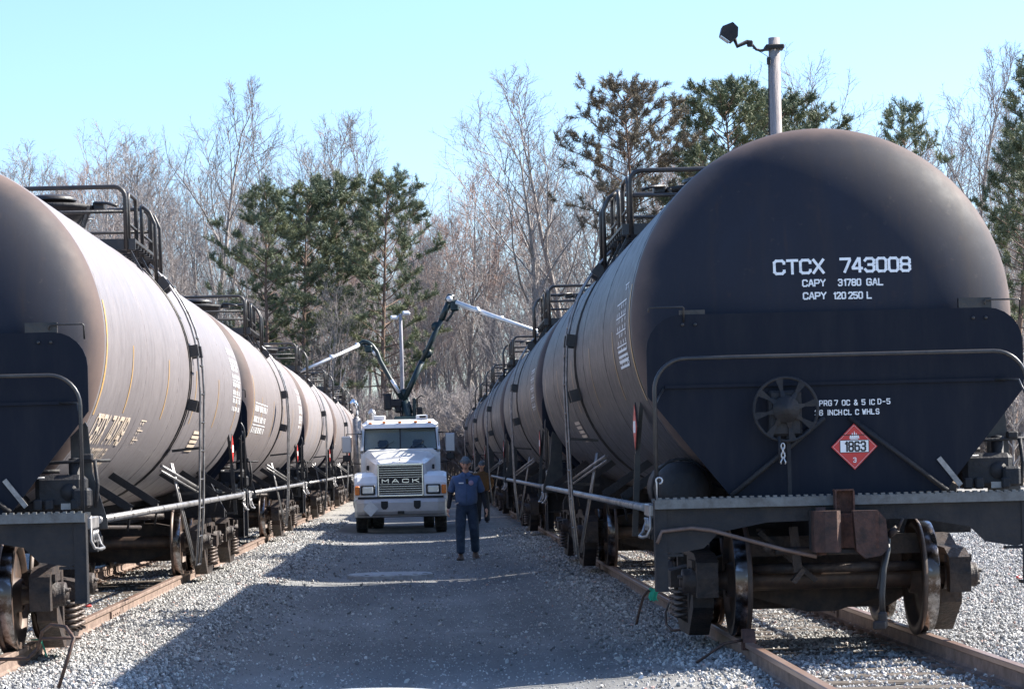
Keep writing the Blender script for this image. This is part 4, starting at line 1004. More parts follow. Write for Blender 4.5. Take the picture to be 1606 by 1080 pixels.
# ---------------------------------------------------------------- light poles
p0 = at(1222, 400, 47.5); top = at(1213.5, 60, 47.5)
lp = empty('light_pole', (p0.x, p0.y, 0), label='weathered wooden pole with a floodlight standing behind the near right tank car', cat='light pole')
def rel(x, y, Y, root): return at(x, y, Y) - root.location
T_ = top - lp.location
MB().tube([(.0, 0, -.1), (T_.x * .5, 0, T_.z * .5), T_], [.14, .12, .106], 16).build('pole', M['pole'], lp)
Q = lambda x, y, d=0: rel(x, y, 47.5 + d, lp)
ar = MB().tube([Q(1221, 74), Q(1205, 76, -.1), Q(1195, 80, -.15), Q(1186, 78, -.2), Q(1178, 69, -.2)], .028, 8)
ar.tube([Q(1178, 67, -.2), Q(1172, 66, -.2), Q(1156, 73, -.25), Q(1152, 62, -.25)], .04, 8); ar.bbox(Q(1214, 75), (.36, .30, .09), .02); ar.bbox(Q(1176, 69, -.2), (.11, .1, .12), .02)
ar.build('bracket_arm', M['frame'], lp)
hd_ = MB(); c0 = Q(1143, 54, -.3)
pl = [(-.17, -.02), (-.13, .13), (.06, .20), (.16, .10), (.15, -.07), (.04, -.16)]
hd_.prism([(c0.x + x, c0.z + z) for x, z in pl], 'y', c0.y - .16, c0.y + .16); ho = hd_.build('lamp_housing', M['frame'], lp)
MB().prism([(c0.x - .16, c0.z - .035), (c0.x + .0, c0.z - .155), (c0.x - .01, c0.z - .165), (c0.x - .175, c0.z - .045)], 'y', c0.y - .12, c0.y + .12).build('lamp_glass', M['lens'], ho)
cb = MB().tube([Q(1209, 400, -.12), Q(1206, 200, -.12), Q(1205.5, 100, -.12)], .014, 5); cb.bbox(Q(1205.5, 96, -.12), (.07, .07, .14), .01); cb.tube([Q(1205, 90, -.12), Q(1196, 84, -.15), Q(1180, 76, -.2)], .006, 4)
cb.build('conduit', M['frame'], lp)
M['polegrey'] = mat('grey_pole', (.17, .165, .19), .7, col2=(.25, .24, .27), scale=3)
YP = 108
p0 = at(632, 700, YP)
lq = empty('light_pole', (p0.x, YP, 0), label='distant grey pole with two floodlights behind the white truck', cat='light pole')
Q2 = lambda x, y, d=0: rel(x, y, YP + d, lq)
MB().tube([(0, 0, 0), Q2(630, 560), Q2(628, 492)], [.095, .08, .07], 10).build('pole', M['polegrey'], lq)
for (x, y) in ((618, 498), (637, 491)):
    b = MB().bbox(Q2(x, y), (.30, .3, .13), .03, .2, .35); b.tube([Q2(x, y), Q2(628, 495)], .03, 6); b.build('floodlight', M['silver'], lq)

# ---------------------------------------------------------------- truck (front faces the camera, local origin under the bumper centre)
TX, TY = -.62, 61.7
tk = empty('truck', (TX, TY, 0), label='white long-nosed work truck parked between the two rows of tank cars', cat='truck')
def tkp(name, mb, m_, parent=None): return mb.build(name, m_, parent or tk)
def loft(b, secs, close=True):
    n = len(secs[0]); o = [v for s_ in secs for v in s_]; fs = []
    for i in range(len(secs) - 1):
        for k in range(n): fs.append((i * n + k, i * n + (k + 1) % n, (i + 1) * n + (k + 1) % n, (i + 1) * n + k))
    fs += [tuple(range(n)), tuple(range(len(secs) * n - 1, (len(secs) - 1) * n - 1, -1))]
    b.add(o, fs); return b
def hsec(y, wt, wb, zt, zb, ch=.09):
    return [(-wb, y, zb), (-wb, y, (zt + zb) / 2), (-wt - ch * .6, y, zt - ch), (-wt + ch * .3, y, zt - ch * .25), (0, y, zt + .015), (wt - ch * .3, y, zt - ch * .25), (wt + ch * .6, y, zt - ch), (wb, y, (zt + zb) / 2), (wb, y, zb)]
hood = loft(MB(), [hsec(.22, .50, .60, 1.74, .90, .07), hsec(.32, .56, .68, 1.79, .88), hsec(.9, .66, .78, 1.90, .88, .12), hsec(1.75, .78, .88, 2.04, .9, .15)])
ho = tkp('hood', hood, M['tpaint'])
tkp('hood_ornament', MB().lathe([(.001, 1.80), (.03, 1.80), (.02, 1.83), (.001, 1.83)], 'z', (0, .3, 0), 8).tube([(0, .3, 1.82), (0, .26, 1.87), (0, .3, 1.91)], .014, 6), M['chrome'], ho)
gs = MB().box((0, .208, 1.31), (1.08, .03, .80)); go = tkp('grille', gs, M['pblack'])
fr_ = MB(); 
for z in (.925, 1.695): fr_.bbox((0, .18, z), (1.12, .04, .045), .008)
for x in (-.545, .545): fr_.bbox((x, .18, 1.31), (.04, .04, .80), .008)
tkp('grille_frame', fr_, M['chrome'], go)
for k in range(13):
    z = .985 + k * .056
    if 1.22 < z < 1.36: continue
    tkp('grille_bar', MB().bbox((0, .18, z), (1.05, .02, .012), .003), M['chrome'], go)
tkp('name_plate', MB().box((0, .178, 1.29), (1.05, .012, .125)), M['pblack'], go)
nm_ = MB(); xx = -.47
for chh in 'MACK':
    text_mesh(nm_, lambda u, v, l: (u, .168 - l, v), chh, xx + .02, 1.25, .078, .15, .0, .021, lift=.0006); xx += .25
tkp('lettering', nm_, M['chrome'], go)
for s in (-1, 1):
    f_ = MB()   # fender arching over the wheel
    arcp = [(-.02, .72), (.0, 1.02), (.03, 1.24), (.16, 1.40), (.42, 1.50), (.8, 1.52), (1.15, 1.44), (1.42, 1.22), (1.52, .95), (1.52, .72), (1.42, .72), (1.38, .92), (1.2, 1.12), (.8, 1.2), (.42, 1.14), (.30, .92), (.28, .72)]
    secs = []
    for x, sc_ in ((.58, 1.0), (.9, 1.0), (1.06, .985), (1.13, .95), (1.14, .9)):
        secs.append([(s * x, p[0] + (1 - sc_) * .4, .72 + (p[1] - .72) * (1 - (1 - sc_) * .9)) for p in arcp])
    loft(f_, secs); fo = tkp('fender', f_, M['tpaint'])
    hb_ = MB().bbox((s * .80, .0 - .03, 1.075), (.36, .06, .24), .02); tkp('headlamp_bezel', hb_, M['pblack'], fo)
    tkp('headlamp', MB().bbox((s * .80, -.066, 1.075), (.27, .03, .17), .02), M['lens'], fo)
    tkp('turn_signal', MB().bbox((s * 1.06, -.02, 1.07), (.12, .08, .22), .02), M['amber'], fo)
    tkp('hood_latch', MB().bbox((s * .82, 1.1, 1.62), (.06, .12, .12), .01), M['pblack'], ho)
bp_ = MB(); pr_ = [(-.02, .86), (-.16, .84), (-.20, .76), (-.20, .55), (-.14, .42), (-.02, .40)]
secs = []
for x, dy in ((-1.14, .22), (-1.08, .09), (-.9, .02), (.9, .02), (1.08, .09), (1.14, .22)): secs.append([(x, p[0] + dy, p[1]) for p in pr_])
loft(bp_, secs); bo_ = tkp('bumper', bp_, M['bumper'])
for s in (-1, 1): tkp('tow_hook', MB().prism([(s * .40 - .085, .80), (s * .40 - .085, .66), (s * .40 - .04, .60), (s * .40 + .04, .60), (s * .40 + .085, .66), (s * .40 + .085, .80)], 'y', -.192, -.178), M['pblack'], bo_)
tkp('bumper_slot', MB().box((0, -.182, .52), (.16, .012, .07)).box((0, -.155, .465), (2.1, .06, .012)), M['pblack'], bo_)
tkp('placard_holder', MB().prism([(-.74 - .19, .62), (-.74, .43), (-.74 + .19, .62), (-.74, .82)], 'y', -.225, -.185), M['silver'], bo_)
tkp('grille_sill', MB().box((0, -.0, .885), (2.1, .05, .05)), M['pblack'])
cab = MB()
def csec(y, wt, wb, zt, zb): return [(-wb, y, zb), (-wb, y, 1.75), (-wt - .06, y, zt - .12), (-wt + .08, y, zt), (wt - .08, y, zt), (wt + .06, y, zt - .12), (wb, y, 1.75), (wb, y, zb)]
loft(cab, [csec(1.80, .90, 1.00, 2.06, .75), csec(1.83, .90, 1.0, 2.08, .7)])
loft(cab, [csec(3.3, .92, 1.0, 2.78, .6), csec(3.36, .90, .98, 2.74, .6)])
for s in (-1, 1):
    cab.prism([(1.83, .7), (3.32, .7), (3.32, 1.98), (1.83, 1.98)], 'x', min(s * .96, s * 1.0), max(s * .96, s * 1.0))
    cab.beam((s * .97, 1.83, 2.04), (s * .93, 2.16, 2.62), .07, .06); cab.beam((s * .98, 3.3, 1.95), (s * .94, 3.3, 2.7), .05, .12)
    cab.beam((s * .98, 2.6, 1.95), (s * .94, 2.55, 2.64), .03, .05)
co = tkp('cab', cab, M['tpaint'])
rf = loft(MB(), [[(-.9, 2.02, 2.61), (.9, 2.02, 2.61), (.92, 2.04, 2.67), (.8, 2.06, 2.72), (-.8, 2.06, 2.72), (-.92, 2.04, 2.67)], [(-.97, 2.3, 2.61), (.97, 2.3, 2.61), (.97, 2.3, 2.72), (.84, 2.34, 2.82), (-.84, 2.34, 2.82), (-.97, 2.3, 2.72)], [(-.97, 3.34, 2.61), (.97, 3.34, 2.61), (.97, 3.34, 2.74), (.84, 3.3, 2.85), (-.84, 3.3, 2.85), (-.97, 3.34, 2.74)]])
ro = tkp('roof', rf, M['tpaint'])
ws = MB().add([(-.92, 1.85, 2.05), (.92, 1.85, 2.05), (.89, 2.14, 2.60), (-.89, 2.14, 2.60), (-.92, 1.858, 2.05), (.92, 1.858, 2.05), (.89, 2.148, 2.60), (-.89, 2.148, 2.60)], [(0, 1, 2, 3), (7, 6, 5, 4), (0, 4, 5, 1), (1, 5, 6, 2), (2, 6, 7, 3), (3, 7, 4, 0)])
M['wsglass'] = mat('windscreen_glass', (.55, .68, .70), .02, 0, .5, tr=1.0)
wo_ = tkp('windscreen', ws, M['wsglass'])
tr_ = MB().beam((0, 1.84, 2.05), (0, 2.135, 2.6), .035, .02)
for s in (-1, 1): tr_.beam((s * .925, 1.835, 2.05), (s * .895, 2.13, 2.6), .035, .02)
tr_.beam((-.93, 1.84, 2.05), (.93, 1.84, 2.05), .03, .03); tr_.beam((-.9, 2.125, 2.60), (.9, 2.125, 2.60), .03, .03)
tr_.beam((-.5, 1.81, 2.09), (-.15, 1.92, 2.28), .012, .012); tr_.beam((.25, 1.81, 2.09), (.6, 1.92, 2.28), .012, .012)
tkp('windscreen_trim', tr_, M['pblack'], wo_)
it = MB()
for s in (-1, 1): it.bbox((s * .45, 2.75, 1.7), (.5, .16, .85), .05); it.bbox((s * .45, 2.78, 2.22), (.28, .12, .2), .05)
it.box((0, 2.15, 1.9), (1.8, .5, .12)); it.tube([(.45 + .21 * math.cos(t), 2.3 + .08 * math.sin(t), 2.04 + .17 * math.sin(t)) for t in [2 * PI * k / 18 for k in range(18)]], .014, 6, closed=True)
tkp('interior', it, M['frame'], co)
for s in (-1, 1):
    tkp('side_window', MB().box((s * .965, 2.2, 2.28), (.012, .7, .56)), M['glass'], co)
for x in (-.75, -.4, 0, .4, .75): tkp('marker_light', MB().bbox((x, 2.08, 2.76 if abs(x) < .7 else 2.74), (.09, .06, .05), .012), M['amber'], ro)
for x in (-.52, .56):
    b = MB().bbox((x, 2.5, 2.88), (.3, .3, .12), .02); tkp('air_scoop', b, M['tpaint'], ro)
tkp('scoop_opening', MB().box((.58, 2.345, 2.885), (.16, .012, .05)), M['pblack'], ro)
ex = MB().tube([(-1.13, 3.5, .9), (-1.13, 3.5, 2.9)], .11, 14); ex.mi = 0
exo = tkp('exhaust_stack', ex, M['dullpipe'] if 'dullpipe' in M else M['pipe'])
tkp('exhaust_tip', MB().tube([(-1.13, 3.5, 2.88), (-1.13, 3.5, 3.12), (-1.14, 3.48, 3.22), (-1.18, 3.45, 3.30), (-1.24, 3.42, 3.35)], .075, 14), M['chrome'], exo)
tkp('intake_pipe', MB().tube([(-.70, 3.6, 2.2), (-.70, 3.6, 2.98), (-.72, 3.58, 3.04), (-.78, 3.55, 3.08)], .085, 12), M['alum'])
for s, xo, h_ in ((-1, -1.36, .42), (1, 1.26, .46)):
    mr = MB().bbox((xo, 1.95, 2.02 + .2), (.25, .07, h_), .02); mo = tkp('mirror', mr, M['alum'])
    ma = MB().tube([(s * .97, 2.0, 2.48), (xo, 1.98, 2.48), (xo, 1.98, 1.75), (s * .98, 2.0, 1.72)], .014, 6); ma.tube([(s * 1.08, 1.99, 2.48), (s * 1.08, 1.99, 2.2)], .01, 5)
    ma.bbox((xo, 1.95, 1.87), (.2, .06, .16), .02)
    tkp('mirror_bracket', ma, M['pblack'], mo)
tkp('antenna', MB().tube([(-.30, 2.4, 2.85), (-.36, 2.6, 3.05), (-.55, 2.75, 3.12)], .008, 4).tube([(.84, 2.5, 2.85), (.88, 2.5, 2.98)], .012, 5), M['pblack'], ro)
ch_ = MB()
for s in (-1, 1): ch_.box((s * .42, 4.6, .85), (.09, 7.4, .24))
ch_.box((0, 5.6, 1.05), (2.2, 4.6, .12)); ch_.box((0, 1.2, .62), (.2, .2, .2)); ch_.tube([(-1, .8, .5), (1, .8, .5)], .06, 8)
tkp('chassis', ch_, M['frame'])
def wheel_t(x0, y0, s, n='wheel'):
    b = MB().lathe([(.28, -.13), (.46, -.14), (.50, -.12), (.51, -.06), (.51, .06), (.50, .12), (.46, .14), (.28, .13)], 'x', (x0, y0, .51), 30)
    for k in range(30):
        t = 2 * PI * k / 30; b.box((x0, y0 + .512 * math.cos(t), .51 + .512 * math.sin(t)), (.25, .03, .02), 0, t + PI / 2)
    wo2 = put('wheel', b.mesh('wheel', M['tyre']), tk)
    put('rim', MB().lathe([(.28, s * .12), (.26, s * .05), (.14, s * .03), (.12, s * .1), (.001, s * .12)], 'x', (x0, y0, .51), 20).mesh('rim', M['alum']), wo2)
for s in (-1, 1):
    wheel_t(s * .98, .82, s)
    for y in (5.6, 6.95): wheel_t(s * .98, y, s); wheel_t(s * .68, y, s)
for s in (-1, 1): tkp('mud_flap', MB().box((s * .86, 7.7, .6), (.55, .02, .75)), M['tyre'])
tkp('fuel_tank', MB().tube([(-1.0, 3.7, .7), (-1.0, 4.9, .7)], .28, 16), M['alum'])
# loading arms behind the cab
YB = TY + 5.2
B = lambda x, y, d=0: at(x, y, YB + d) - tk.location
ma_ = MB().tube([B(641, 700), B(640, 655), B(634, 628)], [.16, .13, .10], 10); ma_.bbox(B(640, 662), (.75, .8, .3), .04); ma_.tube([B(645, 648), B(638, 622)], .05, 8)
ma_.bbox(B(650, 640), (.10, .12, .55), .02); ma_.box(B(640, 705), (.5, .5, .9))
mast = tkp('boom_mast', ma_, M['boom'])
bx = MB().bbox(B(608, 631), (.20, .25, .42), .03); bx.bbox(B(620, 632), (.35, .2, .22), .03); bx.bbox(B(659, 647), (.18, .2, .32), .03); bx.tube([B(655, 650), B(654, 625), B(660, 620), B(666, 622)], .02, 6); bx.bbox(B(624, 638), (.16, .16, .3), .03)
bx.tube([B(600, 618.5), B(613, 618)], .02, 6); bx.tube([B(634, 626), B(628, 640), B(632, 652), B(642, 652)], .02, 6); bx.tube([B(630, 625), B(626, 640), B(630, 655)], .018, 6)
tkp('boom_gear', bx, M['frame'], mast)
vb_ = MB().tube([B(640, 640), B(643, 646), B(638, 652), B(632, 650)], .03, 6); vb_.bbox(B(637, 647), (.14, .1, .1), .02); tkp('red_hose', vb_, M['orange'], mast)
b1 = MB().tube([B(634, 627), B(662, 566)], .075, 10); b1.tube([B(661, 568), B(694, 497)], .066, 10); b1.tube([B(692, 501), B(706, 471)], .085, 10)
b1.bbox(B(713, 479), (.24, .22, .30), .04); b1.tube([B(703, 473), B(706, 466), B(711, 468)], .11, 10); b1.tube([B(700, 504), B(708, 494), B(713, 485)], .035, 6)
for x, y in ((634, 617), (684, 512), (670, 554)): b1.lathe([(.001, -.03), (.135, -.03), (.135, .03), (.001, .03)], 'y', B(x, y), 10)
b1.tube([B(669, 560), B(673, 553)], .04, 6)
bo1 = tkp('boom', b1, M['boom']); bo1['label'] = 'dark green boom leaning right and up to the joint'
a1 = MB().tube([B(716, 474, -.2), B(780, 498, -.8), B(844, 520, -1.4)], [.062, .055, .045], 10); a1.tube([B(720, 479, -.2), B(776, 499, -.8)], .03, 6)
for x, y in ((748, 486), (786, 500)): a1.lathe([(.001, -.05), (.09, -.05), (.09, .05), (.001, .05)], 'x', B(x, y, -.6), 10)
tkp('arm_pipe', a1, M['silver'], bo1); tkp('joint_cap', MB().lathe([(.001, -.16), (.07, -.15), (.085, -.1), (.085, 0)], 'y', B(705, 469), 12), M['silver'], bo1)
b2 = MB().tube([B(632, 627), B(616, 602), B(596, 566), B(591, 552), B(584, 542), B(577, 537), B(570, 536), B(563, 541)], [.075, .07, .065, .062, .06, .06, .062, .06], 10)
b2.bbox(B(578, 547), (.22, .2, .2), .04); b2.tube([B(583, 551), B(591, 560)], .03, 6); b2.tube([B(566, 537), B(573, 544), B(582, 549)], .045, 7)
bo2 = tkp('boom', b2, M['boom']); bo2['label'] = 'dark green boom leaning left and curving over'
a2 = MB().tube([B(563, 541, -.2), B(520, 561, -.8), B(470, 583, -1.6)], [.045, .042, .038], 10); a2.tube([B(594, 561), B(626, 616)], .028, 6); a2.tube([B(614, 595, -.1), B(626, 616, -.1)], .045, 6); a2.lathe([(.001, -.05), (.08, -.05), (.08, .05), (.001, .05)], 'x', B(560, 542), 10); a2.lathe([(.001, -.05), (.07, -.05), (.07, .05), (.001, .05)], 'x', B(520, 560, -.8), 10); a2.tube([B(590, 557), B(583, 549)], .05, 7)
tkp('arm_pipe', a2, M['silver'], bo2)

# ---------------------------------------------------------------- people
def skinned(name, chains, m_, parent=None, sub=2, root=0):
    """chains: list of lists of (pos, radius); first vertices with equal positions are shared"""
    vs, es, rad = [], [], []
    def vid(p, r):
        for i, q in enumerate(vs):
            if (Vector(q) - Vector(p)).length < 1e-5: return i
        vs.append(tuple(p)); rad.append(r); return len(vs) - 1
    for ch in chains:
        prev = None
        for p, r in ch:
            i = vid(p, r)
            if prev is not None and prev != i: es.append((prev, i))
            prev = i
    me = bpy.data.meshes.new(name); me.from_pydata(vs, es, []); o = bpy.data.objects.new(name, me); C.objects.link(o)
    md = o.modifiers.new('s', 'SKIN'); md.use_smooth_shade = True
    for i, sv in enumerate(me.skin_vertices[0].data):
        r = rad[i]; sv.radius = (r, r) if not isinstance(r, tuple) else r; sv.use_root = (i == root)
    sb = o.modifiers.new('d', 'SUBSURF'); sb.levels = sub; sb.render_levels = sub
    dg = bpy.context.evaluated_depsgraph_get(); ev = o.evaluated_get(dg); m2 = bpy.data.meshes.new_from_object(ev)
    bpy.data.objects.remove(o); m2.name = name; m2.materials.clear()
    for q in (m_ if isinstance(m_, list) else [m_]): m2.materials.append(q)
    m2.polygons.foreach_set('use_smooth', [True] * len(m2.polygons))
    return put(name, m2, parent)
def head_mesh(c, hgt, yaw_down, m_, parent, hat=True):
    """head with brow, nose, lips, chin, ears; faces -y; tilted down by yaw_down"""
    bm = bmesh.new(); bmesh.ops.create_uvsphere(bm, u_segments=32, v_segments=24, radius=1)
    for v in bm.verts:
        x, y, z = v.co
        X = x * .078; Y = y * .098; Z = z * .118
        if z < 0: X *= 1 - .28 * (-z) ** 1.5; Y *= 1 - .12 * (-z)
        if y < -.3:
            f = min(1, (-y - .3) / .5)
            Y -= f * .022 * math.exp(-((x / .16) ** 2)) * math.exp(-(((z + .12) / .22) ** 2))     # nose
            Y -= f * .009 * math.exp(-((x / .5) ** 2)) * math.exp(-(((z - .22) / .1) ** 2))        # brow
            for s in (-1, 1): Y += f * .013 * math.exp(-(((x - s * .38) / .18) ** 2) - (((z - .05) / .12) ** 2))  # eye sockets
            Y -= f * .007 * math.exp(-((x / .28) ** 2)) * math.exp(-(((z + .46) / .07) ** 2)); Y += f * .004 * math.exp(-((x / .3) ** 2)) * math.exp(-(((z + .56) / .04) ** 2))
            Y -= f * .012 * math.exp(-((x / .3) ** 2)) * math.exp(-(((z + .85) / .15) ** 2))      # chin
        v.co = (X, Y, Z)
    R_ = Matrix.Translation(c) @ Matrix.Rotation(yaw_down, 4, 'X') @ Matrix.Scale(hgt, 4)
    bm.transform(R_)
    me = bpy.data.meshes.new('head'); bm.to_mesh(me); bm.free(); me.materials.append(m_); me.polygons.foreach_set('use_smooth', [True] * len(me.polygons))
    ho = put('head', me, parent)
    er = MB()
    for s in (-1, 1):
        er.lathe([(.001, -.012), (.022, -.010), (.030, 0), (.022, .010), (.001, .010)], 'x', (s * .080, .005, 0), 10)
    er.xf(R_ @ Matrix.Scale(1, 4)); er.build('ear', m_, ho)
    ey = MB()
    for s in (-1, 1):
        ey.lathe([(.001, -.012), (.010, -.008), (.012, 0)], 'y', (s * .030, -.078, .006), 8); ey.box((s * .030, -.093, .028), (.034, .01, .007))
    ey.box((0, -.098, -.058), (.04, .006, .006))
    ey.xf(R_); ey.build('face_detail', M['facedark'], ho)
    return ho, R_
M['facedark'] = mat('brows_and_eyes', (.05, .03, .025), .7)
def hand(c, d, side, m_, parent, sc=1.0):
    """relaxed hand hanging from c along d; thumb towards the body front"""
    c = Vector(c); d = Vector(d).normalized(); f = Vector((0, -1, 0)); f = (f - d * f.dot(d)).normalized(); n = d.cross(f) * side
    b = []
    palm = skinned('hand', [[(c, (.022 * sc, .030 * sc)), (c + d * .04 * sc, (.019 * sc, .040 * sc)), (c + d * .085 * sc, (.016 * sc, .040 * sc))]], m_, parent, 1)
    mb = MB()
    for k, ln in enumerate((.070, .080, .075, .058)):
        o = f * (.032 - k * .0205) * sc; st = c + d * .075 * sc + o
        mb.tube([st, st + d * ln * .45 * sc + n * .006, st + d * ln * .8 * sc + n * .022 * sc, st + d * ln * sc + n * .036 * sc], [.0095 * sc, .009 * sc, .008 * sc, .006 * sc], 7)
    st = c + d * .025 * sc + f * .03 * sc
    mb.tube([st, st + (d * .03 + f * .018) * sc + n * .01, st + (d * .062 + f * .020) * sc + n * .016], [.012 * sc, .0105 * sc, .008 * sc], 7)
    mb.build('fingers', m_, palm)
    return palm
def make_person(X0, Y0, hgt, label, top_m, sleeve_m, leg_m, hat_m, pose):
    k = hgt / 1.78
    root = empty('person', (X0, Y0, 0), label=label, cat='person')
    V = lambda x, y, z: Vector((x * k, y * k, z * k))
    fl_, fr2 = pose['feet']            # (x, y, heel lift)
    hipz = .94
    # jeans: pelvis and both legs
    ch = []
    pel = V(0, 0, hipz)
    wst = V(0, -.0, hipz + .12)
    ch.append([(pel, (.165 * k, .125 * k)), (wst, (.165 * k, .13 * k))])
    for s, ft, kn in ((-1, fl_, pose['knees'][0]), (1, fr2, pose['knees'][1])):
        hip = V(s * .095, 0, hipz - .06); knee = V(*kn); ank = V(ft[0], ft[1] + .02, .11 + ft[2])
        ch.append([(pel, (.165 * k, .125 * k)), (hip, .112 * k), (hip.lerp(knee, .45), .106 * k), (knee, .090 * k), (knee.lerp(ank, .35), .085 * k), (knee.lerp(ank, .8), .080 * k), (ank, .082 * k)])
    body = skinned('jeans', ch, leg_m, root)
    # torso, neck and arms one surface in shirt
    sh = V(0, .0, 1.47)
    tor = [(V(0, 0, hipz - .03), (.20 * k, .15 * k)), (V(0, -.02, 1.08), (.215 * k, .17 * k)), (V(0, -.02, 1.22), (.208 * k, .16 * k)), (V(0, 0, 1.36), (.20 * k, .135 * k)), (V(0, .01, 1.455), (.135 * k, .085 * k)), (V(0, .0, 1.525), (.062 * k, .062 * k))]
    arms = []; arms2 = []
    for s in (-1, 1):
        el, wr = pose['elbow'][(s + 1) // 2], pose['wrist'][(s + 1) // 2]
        shp = V(s * .195, .01, 1.395); e_ = V(*el); w_ = V(*wr)
        arms.append([(V(0, 0, 1.36), (.20 * k, .135 * k)), (shp, .080 * k), (shp.lerp(e_, .6), .072 * k), (shp.lerp(e_, .9), .080 * k)])
        arms2.append(skinned('undersleeve', [[(shp.lerp(e_, .55), .052 * k), (e_, .048 * k), (e_.lerp(w_, .5), .045 * k), (w_, .034 * k)]], sleeve_m, root, 2))
        hd2 = (w_ - e_).normalized(); hand(w_ - hd2 * .01, hd2, s, M['skin'], root, k)
    skinned('shirt', [tor] + arms, top_m, root)
    nk = skinned('neck', [[(V(0, .01, 1.46), .062 * k), (V(0, .0, 1.54), .056 * k), (V(0, -.015, 1.60), .058 * k)]], M['skin'], root, 1)
    hc = V(0, -.035, 1.665); ho, R_ = head_mesh(hc, k, pose['tilt'], M['skin'], root)
    # cap: shell over the upper skull
    bm = bmesh.new(); bmesh.ops.create_uvsphere(bm, u_segments=28, v_segments=18, radius=1)
    bmesh.ops.delete(bm, geom=[v for v in bm.verts if v.co.z < .30], context='VERTS')
    for v in bm.verts: v.co = Vector((v.co.x * .088, v.co.y * .108 + .003, v.co.z * .128 + .002))
    bm.transform(R_); me = bpy.data.meshes.new('cap'); bm.to_mesh(me); bm.free(); me.materials.append(hat_m); me.polygons.foreach_set('use_smooth', [True] * len(me.polygons))
    co_ = put('cap', me, root); sdm = co_.modifiers.new('t', 'SOLIDIFY'); sdm.thickness = .006
    bnd = MB().tube([(.089 * math.cos(t), .108 * math.sin(t) + .003, .040 + .008 * math.sin(t)) for t in [2 * PI * q / 24 for q in range(24)]], .009, 6, closed=True); bnd.xf(R_); bnd.build('cap_band', hat_m, co_)
    if pose.get('brim'):
        b2_ = MB(); 
        for i in range(8):
            t0, t1 = -2.5 + i * .235, -2.5 + (i + 1) * .235
            b2_.add([(.085 * math.cos(t0), .104 * math.sin(t0), .03), (.085 * math.cos(t1), .104 * math.sin(t1), .03), (.085 * math.cos(t1), .104 * math.sin(t1) - .055, .018), (.085 * math.cos(t0), .104 * math.sin(t0) - .055, .018)], [(0, 1, 2, 3)])
        b2_.xf(R_); b2_.build('cap_brim', hat_m, co_)
    hr = MB().lathe([(.001, -.03), (.05, -.035), (.078, -.02), (.084, .02)], 'z', (0, 0, 0), 18); hr.xf(R_ @ Matrix.Translation((0, .028, .0)))
    hr.build('hair', M['facedark'], ho)
    for s, ft in ((-1, fl_), (1, fr2)):
        c = V(ft[0], ft[1], ft[2]); b = MB(); ang = ft[3]
        secs = []
        for yy, wd, zt in ((.10, .034, .09), (.07, .042, .13), (.0, .046, .125), (-.06, .048, .085), (-.13, .052, .068), (-.175, .042, .05), (-.195, .02, .03)):
            secs.append([(-wd, yy, .0), (-wd * 1.02, yy, zt * .5), (-wd * .7, yy, zt * .92), (0, yy, zt), (wd * .7, yy, zt * .92), (wd * 1.02, yy, zt * .5), (wd, yy, .0)])
        loft(b, secs); b.sm = [True] * len(b.sm)
        sole = loft(MB(), [[(-q - .004, yy, -.0), (q + .004, yy, -.0), (q + .004, yy, .022), (-q - .004, yy, .022)] for yy, q in ((.105, .03), (.06, .043), (-.06, .049), (-.13, .053), (-.18, .043), (-.2, .02))])
        X_ = Matrix.Translation(c) @ Matrix.Rotation(ang, 4, 'X') @ Matrix.Rotation(s * .15, 4, 'Z') @ Matrix.Scale(k, 4)
        bo3 = b.xf(X_).build('boot', M['boot'], root); sole.xf(X_).build('sole', M['tyre'], bo3)
    return root, V
man, V1 = make_person(.70, 43.9, 1.80, 'man in blue short-sleeved work shirt and grey knit cap walking towards the camera', M['shirt'], M['sleeve'], M['jeans'], M['cap'],
    dict(feet=[(-.12, -.16, .0, -.08), (.14, .12, .03, .12)], knees=[(-.115, -.12, .51), (.125, -.05, .50)], elbow=[(-.275, .05, 1.14), (.285, .05, 1.13)], wrist=[(-.315, -.03, .89), (.335, -.05, .88)], tilt=.24))
dt = MB().box(V1(-.085, -.172, 1.335), (.085, .006, .022)); dt.build('name_patch', M['pwhite'], man)
dt = MB().lathe([(.001, -.006), (.042, -.004), (.044, 0)], 'y', V1(.085, -.168, 1.335), 16); dt.build('round_patch', mat('patch_pink', (.34, .26, .36), .7), man)
dt = MB().beam(V1(-.20, -.15, .97), V1(-.14, -.17, 1.0), .02, .015); dt.build('key_clip', M['alum'], man)
cl_ = MB()
for s in (-1, 1): cl_.add([V1(s * .005, -.115, 1.50), V1(s * .06, -.095, 1.53), V1(s * .085, -.12, 1.47), V1(s * .03, -.15, 1.42)], [(0, 1, 2, 3)])
cl_.build('collar', M['shirt'], man)
MB().box(V1(0.015, -.165, 1.36), (.045, .012, .09)).build('radio_mic', M['pblack'], man)
pl_ = MB().tube([V1(0, -.162, 1.40), V1(0, -.178, 1.2), V1(0, -.165, 1.0)], .004, 4); pl_.build('placket', M['shirt'], man)
man2, V2 = make_person(1.50, 67.3, 1.72, 'person in brown work jacket and dark trousers standing beside the right row', M['jacket'], M['jacket'], M['sleeve'], M['cap'],
    dict(feet=[(-.12, .0, 0, 0), (.12, -.04, 0, 0)], knees=[(-.11, -.03, .50), (.12, -.04, .50)], elbow=[(-.29, .02, 1.14), (.29, .0, 1.14)], wrist=[(-.22, -.2, 1.06), (.24, -.17, 1.02)], tilt=.12, brim=True))

